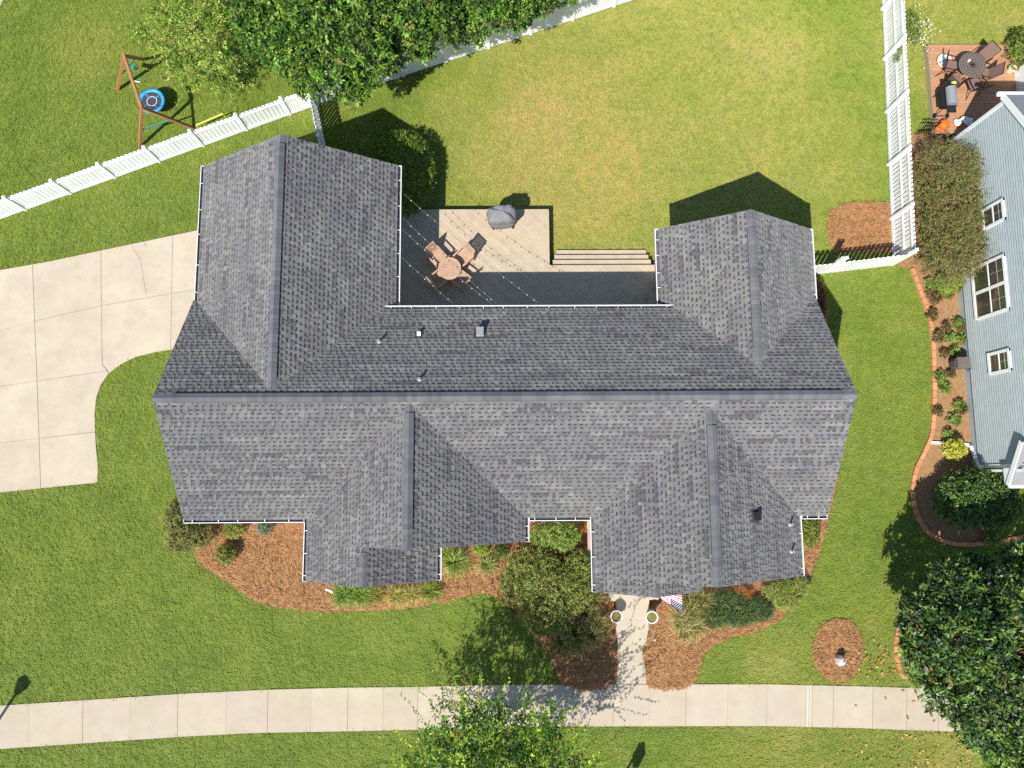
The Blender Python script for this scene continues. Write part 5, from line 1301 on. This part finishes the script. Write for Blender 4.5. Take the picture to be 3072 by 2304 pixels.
# shrubs
LEAF_K = 1.22
def shrub(label, blobs, ncl, pal, wts=None, leaf=.075, wid=.035, cr=.09, k=9, mat='leaf', name='shrub', cat='shrub', group=None, inner=.3, **kw):
    bx_ = np.mean([b[0] for b in blobs]); by_ = np.mean([b[1] for b in blobs]); r = thing(name, label, cat, (bx_, by_, .03), group)
    m = MB()
    for b in blobs:
        for _ in range(4): m.tube([(bx_ * .4 + b[0] * .6, by_ * .4 + b[1] * .6, 0), (b[0] + random.uniform(-.5, .5) * b[3], b[1] + random.uniform(-.5, .5) * b[4], b[2] + .3 * b[5])], [.02, .008], 5)
    m.build('stems', M['bark'], r); put('foliage', foliage(blobs, ncl, k, leaf, wid, cr, pal, wts, inner=inner, **kw), M[mat], r); return r
DG = [lin(70, 94, 36), lin(88, 112, 44), lin(56, 78, 32), lin(112, 128, 56), lin(126, 116, 62)]
YG = [lin(128, 144, 54), lin(150, 160, 70), lin(104, 124, 44), lin(168, 164, 84)]
OL = [lin(112, 118, 60), lin(132, 132, 72), lin(92, 100, 50), lin(150, 140, 84), lin(120, 96, 60), lin(164, 156, 100)]
p = at(1195, 520, .9); shrub('large clipped round shrub in the shade between the house and the deck', [(p.x + .12, p.y + .05, .76, 1.32, 1.72, .95), (p.x - .7, p.y + .4, .6, 1.1, 1.35, .85)], 2600, [lin(96, 118, 36), lin(118, 136, 46), lin(80, 102, 32), lin(136, 146, 62)], leaf=.06, wid=.035, hi=1.0, lo=.85)
p1, p2, p3 = at(532, 1560, .6), at(590, 1608, .6), at(540, 1625, .4)
shrub('spreading olive green shrub at the left front corner of the house', [(p1.x, p1.y, .5, .5, .8, .5), (p2.x, p2.y, .5, .68, .42, .5), (p3.x, p3.y, .35, .5, .4, .35)], 1000, OL, [3, 3, 3, 1.5, 1, 1.2])
p = at(680, 1660, .35); shrub('small round ball shrub alone in the pine straw', [(p.x, p.y, .35, .33, .36, .38)], 240, [lin(112, 122, 48), lin(92, 104, 40), lin(150, 148, 80)], leaf=.06)
p = at(700, 1590, .3); shrub('small yellow green shrub below the left front gutter', [(p.x, p.y, .25, .36, .32, .3)], 170, [lin(150, 152, 72), lin(126, 134, 60), lin(168, 160, 92)])
p = at(795, 1584, .2); shrub('small grey green shrub below the left front gutter', [(p.x, p.y, .2, .26, .24, .24)], 100, [lin(120, 132, 108), lin(100, 114, 92), lin(140, 146, 122)])
B = [at(1660, 1605, .7), at(1600, 1720, .8), at(1700, 1770, .9), at(1640, 1840, .8), at(1725, 1880, .8), at(1560, 1760, .6), at(1740, 1700, .7)]
shrub('light green rounded shrub close under the front gutter beside the brick ledge', [(B[0].x, B[0].y, .55, .95, .50, .6), (B[0].x + .35, B[0].y - .1, .5, .6, .5, .55)], 800, [lin(120, 144, 62), lin(142, 160, 78), lin(100, 124, 52), lin(160, 168, 96)], leaf=.06)
shrub('largest front shrub mass, dark olive, between the two front wings', [(B[1].x, B[1].y, .6, 1.05, .95, .75), (B[2].x, B[2].y, .65, .95, .9, .8), (B[3].x, B[3].y, .6, .95, .8, .7), (B[5].x, B[5].y, .5, .7, .7, .6), (B[6].x, B[6].y, .6, .6, .6, .7)], 3600, [lin(116, 128, 58), lin(138, 146, 70), lin(92, 108, 48), lin(158, 160, 90), lin(140, 118, 70)], [4, 4, 3, 2.5, .8], leaf=.08, wid=.032)
def grass(label, pts, n_per, L, W, h, pal, wts=None, name='ornamental_grass', cat='ornamental grass', group=None, **kw):
    o_ = np.array([[q.x, q.y, .03] for q in pts]); r = thing(name, label, cat, tuple(o_.mean(0)), group); put('blades', strands(o_, n_per, L, W, h, pal, wts, **kw), M['leaf'], r); return r
TAN = [lin(176, 164, 108), lin(150, 142, 88), lin(196, 184, 134), lin(128, 128, 70), lin(108, 114, 58)]
GRN = [lin(98, 134, 46), lin(128, 158, 64), lin(74, 108, 36), lin(160, 172, 92)]
YLW = [lin(176, 172, 84), lin(150, 152, 66), lin(120, 132, 54), lin(190, 176, 112), lin(112, 92, 52)]
grass('mixed tan and green grass clump at the lower right of the front shrub mass', P([(1750, 1830), (1775, 1790), (1790, 1860), (1770, 1900), (1720, 1900), (1680, 1920), (1735, 1925)], .03), 150, .62, .012, .85, TAN + [lin(84, 96, 44)], [2, 3, 1.5, 4, 4, 4])
grass('tall tan fountain grass under the flag right of the walkway', P([(2035, 1850), (2060, 1830), (2045, 1880), (2075, 1870)], .03), 220, .62, .012, .85, TAN, [4, 4, 3, 2, 1])
grass('olive grass clump between the tan fountain grass and the house eave', P([(2060, 1790), (2100, 1800), (2085, 1820)], .03), 180, .55, .012, .7, [lin(140, 136, 76), lin(112, 116, 58), lin(92, 100, 46), lin(166, 156, 98)], [4, 4, 3, 2])
E2 = [at(2140, 1845, .3), at(2210, 1835, .3), at(2270, 1830, .3), at(2180, 1800, .35)]
shrub('low spreading dark green juniper along the right front bed', [(E2[0].x, E2[0].y, .25, .65, .45, .35), (E2[1].x, E2[1].y, .25, .75, .5, .38), (E2[2].x, E2[2].y, .25, .6, .42, .35), (E2[3].x, E2[3].y, .25, .7, .35, .35)], 1700, [lin(70, 96, 54), lin(88, 112, 58), lin(104, 118, 66), lin(56, 80, 46), lin(118, 104, 66)], [4, 4, 3, 3, 1], leaf=.12, wid=.018)
E3 = [at(2330, 1775, .3), at(2385, 1760, .3), at(2360, 1800, .25)]
shrub('bright yellow green low shrub at the right front corner of the house', [(q.x, q.y, .25, .55, .35, .32) for q in E3], 750, [lin(132, 146, 66), lin(152, 160, 80), lin(108, 128, 54), lin(160, 154, 92)], leaf=.09, wid=.02)
p = at(2216, 1783, .2); shrub('brown dried grass mound under the right front eave', [(p.x, p.y, .18, .42, .22, .22)], 220, [lin(170, 116, 66), lin(142, 92, 50), lin(190, 138, 84)], leaf=.2, wid=.012)
p = at(2428, 1598, .3); shrub('green leafy shrub in the nook at the right front gutter', [(p.x, p.y - .05, .3, .32, .45, .35), (p.x + .05, p.y + .25, .3, .28, .3, .33)], 420, [lin(116, 136, 52), lin(92, 112, 42), lin(142, 152, 70), lin(128, 116, 58)], leaf=.1, wid=.03)
p = at(2462, 890, .3); shrub('reddish brown low shrub against the right side wall of the house', [(p.x - .05, p.y - .1, .25, .25, .6, .32), (p.x - .15, p.y + .3, .25, .25, .4, .32)], 360, [lin(140, 98, 66), lin(112, 80, 56), lin(150, 126, 84), lin(96, 92, 54)])
for px, py, h, pal, lab, nn in ((1038, 1775, .55, GRN, 'tall bright green strap leaved clump at the left end of the front row', 300), (1085, 1778, .5, GRN, 'green strap leaved clump beside the tallest one in the front row', 240), (1130, 1780, .4, [lin(140, 148, 64), lin(112, 126, 50), lin(176, 156, 92), lin(92, 84, 44)], 'brown flecked strap leaved clump in the middle of the front row', 200), (1190, 1782, .42, YLW, 'yellow strap leaved clump below the small front gable', 230), (1240, 1775, .42, YLW, 'yellow green strap leaved clump toward the right of the front row', 240), (1295, 1768, .45, [lin(132, 150, 56), lin(108, 128, 46), lin(158, 164, 78), lin(88, 92, 42)], 'green strap leaved clump at the right end of the front row', 240),
                                   (1366, 1680, .6, [lin(142, 160, 66), lin(112, 138, 52), lin(176, 182, 108), lin(86, 104, 42)], 'largest arching clump in the front nook beside the gutter', 340), (1340, 1650, .4, YLW, 'yellowish clump at the upper left of the front nook', 150), (1462, 1690, .45, [lin(176, 174, 118), lin(142, 152, 80), lin(112, 126, 60)], 'pale striped strap leaved clump at the right of the front nook', 170)):
    grass(lab, P([(px, py), (px - 8, py + 6), (px + 8, py + 4)], .03), nn // 3, .48 * h / .45, .013, h, pal, name='liriope', cat='strap leaf plant', group='strap leaved plants along the front')
p = at(1445, 1648, .25); shrub('small lime green shrub at the back of the front nook', [(p.x, p.y, .25, .28, .22, .28)], 130, YG)
p = at(1502, 1655, .25); shrub('small dark green shrub at the back of the front nook', [(p.x, p.y, .25, .30, .22, .3)], 130, DG)
# right hand bed
HB = [(XN - 1.15, y, 1.25, .95, 1.05, 1.05) for y in (8.0, 8.9, 9.8, 10.7, 11.35)] + [(XN - .55, y, 1.2, .75, 1.0, .95) for y in (8.5, 9.5, 10.5, 11.4)]
HP = [lin(118, 118, 66), lin(136, 126, 80), lin(96, 108, 54), lin(142, 106, 78), lin(116, 136, 58), lin(150, 138, 92)]
r = thing('hedge', 'tall shaggy olive brown hedge growing against the grey house wall', 'hedge', (XN - 1, 10, 0))
m = MB()
for y in np.arange(7.6, 12.4, .5): m.tube([(XN - 1, y, 0), (XN - 1 + random.uniform(-.2, .2), y, 1.6)], [.04, .015], 6)
m.build('stems', M['bark'], r); vc = foliage(HB, 2600, 8, .11, .028, .12, HP, [4, 4, 3, 2, 2, 1.5], inner=.3)
n = 1500; pp, nn_ = cluster_points(HB, n, .85, 1.02); n = len(pp); vc = join(vc, shoots(pp, nn_ + np.array([-.25, 0, .35]) + rnd(n) * .35, RNG.uniform(.2, .5, n), 10, .075, .022, HP, [4, 4, 3, 2, 2, 1.5], bend=.5)); put('foliage', vc, M['leaf'], r)
for i, (px, py) in enumerate(((2775, 505), (2776, 560), (2778, 640), (2782, 700), (2786, 760))):
    grass(['topmost', 'upper middle', 'middle', 'lower middle', 'lowest'][i] + ' of the dark strap leaved clumps in the strip between tall fence and hedge', P([(px, py), (px, py + 15)], .03), 110, .5, .016, .5, [lin(88, 104, 62), lin(70, 86, 50), lin(116, 124, 82), lin(60, 66, 40)], name='liriope', cat='strap leaf plant', group='strap leaved plants along the hedge')
p = at(2842, 848, .3); shrub('lime green mounded plant at the lower end of the hedge', [(p.x, p.y, .3, .48, .42, .36)], 420, [lin(136, 164, 54), lin(158, 180, 72), lin(110, 140, 44)], leaf=.07)
p = at(2859, 1348, .3); shrub('golden yellow shrub beside the white downspout', [(p.x, p.y, .32, .36, .36, .36)], 260, [lin(186, 184, 76), lin(204, 198, 100), lin(152, 156, 58)], leaf=.1, wid=.05)
q1, q2, q3 = at(2890, 1500, .9), at(2970, 1510, .9), at(2930, 1470, .9)
shrub('large rounded glossy dark green bush at the lower corner of the grey house', [(q1.x, q1.y, .75, 1.0, .95, .85), (q2.x, q2.y, .75, 1.05, .9, .85), (q3.x, q3.y, .75, 1.2, .8, .85)], 2400, [lin(58, 88, 34), lin(76, 106, 42), lin(98, 124, 54), lin(46, 70, 28)], leaf=.085, wid=.045, mat='gloss')
p = at(2972, 1615, .2); shrub('small pale leaved plant inside the lower curve of the terracotta edging', [(p.x, p.y, .25, .3, .28, .25)], 110, [lin(120, 140, 70), lin(146, 160, 90), lin(96, 116, 54)])
spots = [(2790, 850), (2795, 880), (2842, 885), (2870, 860), (2805, 900), (2792, 945), (2835, 980), (2872, 970), (2845, 1010), (2885, 985), (2812, 1010), (2880, 1020), (2830, 1060), (2858, 1055), (2815, 1130), (2850, 1120), (2870, 1215), (2808, 1235), (2860, 1260), (2885, 1230), (2840, 1300), (2830, 1165)]
for i, (px, py) in enumerate(spots):
    p = at(px, py, .1); s_ = random.uniform(.14, .27); dryp = random.random() < .4
    shrub('dried brownish sparse plant in the brown bed between terracotta edging and grey house' if dryp else 'low fresh green plant in the brown bed between terracotta edging and grey house', [(p.x, p.y, .14, s_, s_, .16)], int(26 + 160 * s_), [lin(140, 160, 80), lin(110, 134, 56), lin(92, 108, 48)] if not dryp else [lin(128, 104, 66), lin(106, 112, 58), lin(96, 76, 48)], name='garden_plant', cat='plant', group='dried plants in the brown bed' if dryp else 'low green plants in the brown bed', k=6, leaf=.09, wid=.04, cr=.06)
grass('bright strap leaved edging plants along the left foot of the magnolia', P([(2712, 1900), (2708, 1940), (2712, 1975), (2722, 2010), (2740, 2035), (2715, 1870)], .03), 90, .45, .014, .45, [lin(120, 148, 60), lin(92, 122, 44), lin(160, 176, 92), lin(66, 92, 34)], name='liriope', cat='strap leaf plant')
grass('bright green strap leaved clump at the magnolia beyond the sidewalk', P([(2905, 2180), (2925, 2215), (2945, 2250), (2960, 2290)], .03), 110, .5, .014, .5, [lin(120, 150, 56), lin(92, 126, 42), lin(150, 172, 76)], name='liriope', cat='strap leaf plant')
p = at(3060, 160, .7); shrub('leafy green potted plant cluster at the far corner of the brown deck', [(p.x, p.y, .7, .55, .6, .6), (p.x + .2, p.y + .6, .6, .45, .5, .5)], 420, [lin(104, 124, 52), lin(128, 142, 66), lin(82, 100, 42)], leaf=.1, wid=.04)
p = at(2745, 85, .3); r = thing('flowering_plant', 'white flowering plant leaning from the tall fence over the lawn', 'flowering plant', (p.x, p.y, 0)); m = MB()
for _ in range(5): m.tube([(p.x - .3, p.y, 0), (p.x + random.uniform(-.2, .5), p.y + random.uniform(-.9, .5), .4)], [.01, .005], 4)
m.build('stems', M['bark'], r); put('foliage', foliage([(p.x - .15, p.y, .3, .35, .75, .3)], 190, 6, .08, .03, .1, [lin(120, 140, 60), lin(98, 120, 48)], inner=.2), M['leaf'], r)
n = 190; Pf = np.c_[RNG.normal(p.x + .2, .26, n), RNG.normal(p.y - .25, .5, n), RNG.uniform(.35, .6, n)]; put('blossoms', (leaf_quads(Pf, rnd(n), np.tile([0, 0, 1.], (n, 1)) + rnd(n) * .2, np.full(n, .055), np.full(n, .05)), pick([lin(240, 238, 226), lin(230, 226, 200)], n)), M['leaf'], r)
p = at(2692, 178, .9); r = thing('climbing_vine', 'small green vine climbing the tall slatted fence', 'vine', (p.x - .1, p.y, .2)); put('foliage', foliage([(p.x - .06, p.y, .9, .08, .16, .35), (p.x - .05, p.y + .12, 1.2, .07, .12, .2)], 60, 6, .07, .035, .06, [lin(108, 124, 66), lin(132, 142, 84)]), M['leaf'], r)

# ---------------------------------------------------------------- fallen leaves
LP_ = [lin(150, 98, 54), lin(176, 122, 66), lin(120, 78, 46), lin(190, 150, 84), lin(104, 84, 66)]
LV = [(2656, 2094), (2708, 2072), (2745, 2075), (2776, 2127), (2794, 2146), (2801, 2163), (2815, 2120), (2816, 2142), (2722, 2152), (2567, 2117), (2835, 2135), (2740, 2105), (2671, 2020), (2645, 2022), (2668, 2008), (2728, 2045)]
lm = []
for i in range(4):
    m = MB(); L, W_ = .15, .075; n = 7; c = [(L * (t / n - .5), W_ / 2 * math.sin(math.pi * t / n) ** .8, .012 + .03 * abs(t / n - .5) + random.uniform(0, .012)) for t in range(n + 1)]
    for t in range(n):
        a, b = c[t], c[t + 1]; m.poly([a, b, (b[0], 0, b[2] - .008), (a[0], 0, a[2] - .008)][::-1], LP_[i][:3]); m.poly([(a[0], 0, a[2] - .008), (b[0], 0, b[2] - .008), (b[0], -b[1], b[2] + .006), (a[0], -a[1], a[2] + .006)][::-1], LP_[i][:3])
    lm.append(m.me('fallen_leaf', M['dryleaf']))
for i, (px, py) in enumerate(LV):
    o_ = link('fallen_leaf', lm[i % 4], None, at(px, py, .036), (random.uniform(-.2, .2), random.uniform(-.2, .2), random.uniform(0, 6.28))); s_ = random.uniform(.7, 1.05); o_.scale = (s_, s_, s_)
    tag(o_, 'brown dry leaf fallen near the magnolia at the right end of the sidewalk', 'leaf', 'dry leaves fallen by the magnolia')
n = 230; X = np.r_[RNG.normal(13.0, .8, 90), RNG.normal(15.0, 1.6, 140)]; Y = np.r_[RNG.normal(-6.6, .3, 90), np.minimum(RNG.normal(-10.0, .6, 140), -9.2)]
put_ = quads_mesh('leaf_litter', leaf_quads(np.c_[X, Y, np.full(n, .075)], rnd(n) * [1, 1, .15], np.tile([0, 0, 1.], (n, 1)) + rnd(n) * .25, RNG.uniform(.08, .14, n), RNG.uniform(.04, .07, n)), pick(LP_, n), M['dryleaf']); link('leaf_litter', put_, kind='stuff')

# ---------------------------------------------------------------- turf: short grass tufts over the lawns
def tuft(seed, nb, hgt, rad):
    rg = random.Random(seed); m = MB()
    for _ in range(nb):
        a = rg.uniform(0, 6.283); r = rg.uniform(0, rad); x, y = r * math.cos(a), r * math.sin(a); b = rg.uniform(0, 6.283); L = hgt * rg.uniform(.7, 1.3); ln = rg.uniform(.5, 1.3); w_ = rg.uniform(.006, .011)
        dx, dy = math.cos(b), math.sin(b); s = (-dy * w_, dx * w_)
        p1 = (x + dx * L * ln * .45, y + dy * L * ln * .45, L * .62); p2 = (x + dx * L * ln, y + dy * L * ln, L * .70)
        m.mesh([(x - s[0], y - s[1], 0), (x + s[0], y + s[1], 0), (p1[0] + s[0] * .8, p1[1] + s[1] * .8, p1[2]), (p1[0] - s[0] * .8, p1[1] - s[1] * .8, p1[2]), p2], [(0, 1, 2, 3), (3, 2, 4)])
    me_ = m.me('tuft', M['blade']); o_ = bpy.data.objects.new('tuft', me_); return o_
tc_ = bpy.data.collections.new('tufts')
for i in range(5): tc_.objects.link(tuft(i, 15, .052, .085))
xa, xb, ya, yb = -23.5, 24.5, -12.0, 22.0
DENS = 190; n = int((xb - xa) * (yb - ya) * DENS); X = RNG.uniform(xa, xb, n); Y = RNG.uniform(ya, yb, n); keep = np.ones(n, bool)
for e in EXCL: keep &= ~inside([(p[0], p[1]) for p in e], X, Y)
X, Y = X[keep], Y[keep]; n = len(X)
me = bpy.data.meshes.new('grass'); me.vertices.add(n); me.vertices.foreach_set('co', np.c_[X, Y, np.full(n, -.012)].astype(np.float32).ravel())
go = link('grass', me, kind='stuff')
ng_ = bpy.data.node_groups.new('turf', 'GeometryNodeTree'); ng_.interface.new_socket('Geometry', in_out='INPUT', socket_type='NodeSocketGeometry'); ng_.interface.new_socket('Geometry', in_out='OUTPUT', socket_type='NodeSocketGeometry')
N = ng_.nodes; LK = ng_.links; gi, gout = N.new('NodeGroupInput'), N.new('NodeGroupOutput'); ci = N.new('GeometryNodeCollectionInfo'); ci.inputs['Collection'].default_value = tc_; ci.inputs['Separate Children'].default_value = True; ci.inputs['Reset Children'].default_value = True
ip = N.new('GeometryNodeInstanceOnPoints'); ip.inputs['Pick Instance'].default_value = True; rv = N.new('FunctionNodeRandomValue'); rv.data_type = 'FLOAT_VECTOR'; rv.inputs[0].default_value = (-.1, -.1, 0); rv.inputs[1].default_value = (.1, .1, 6.283)
rs = N.new('FunctionNodeRandomValue'); rs.data_type = 'FLOAT'; rs.inputs[2].default_value = .65; rs.inputs[3].default_value = 1.25; rs.inputs['Seed'].default_value = 3
LK.new(gi.outputs[0], ip.inputs['Points']); LK.new(ci.outputs[0], ip.inputs['Instance']); LK.new(rv.outputs[0], ip.inputs['Rotation']); LK.new(rs.outputs[1], ip.inputs['Scale']); LK.new(ip.outputs[0], gout.inputs[0])
md = go.modifiers.new('turf', 'NODES'); md.node_group = ng_
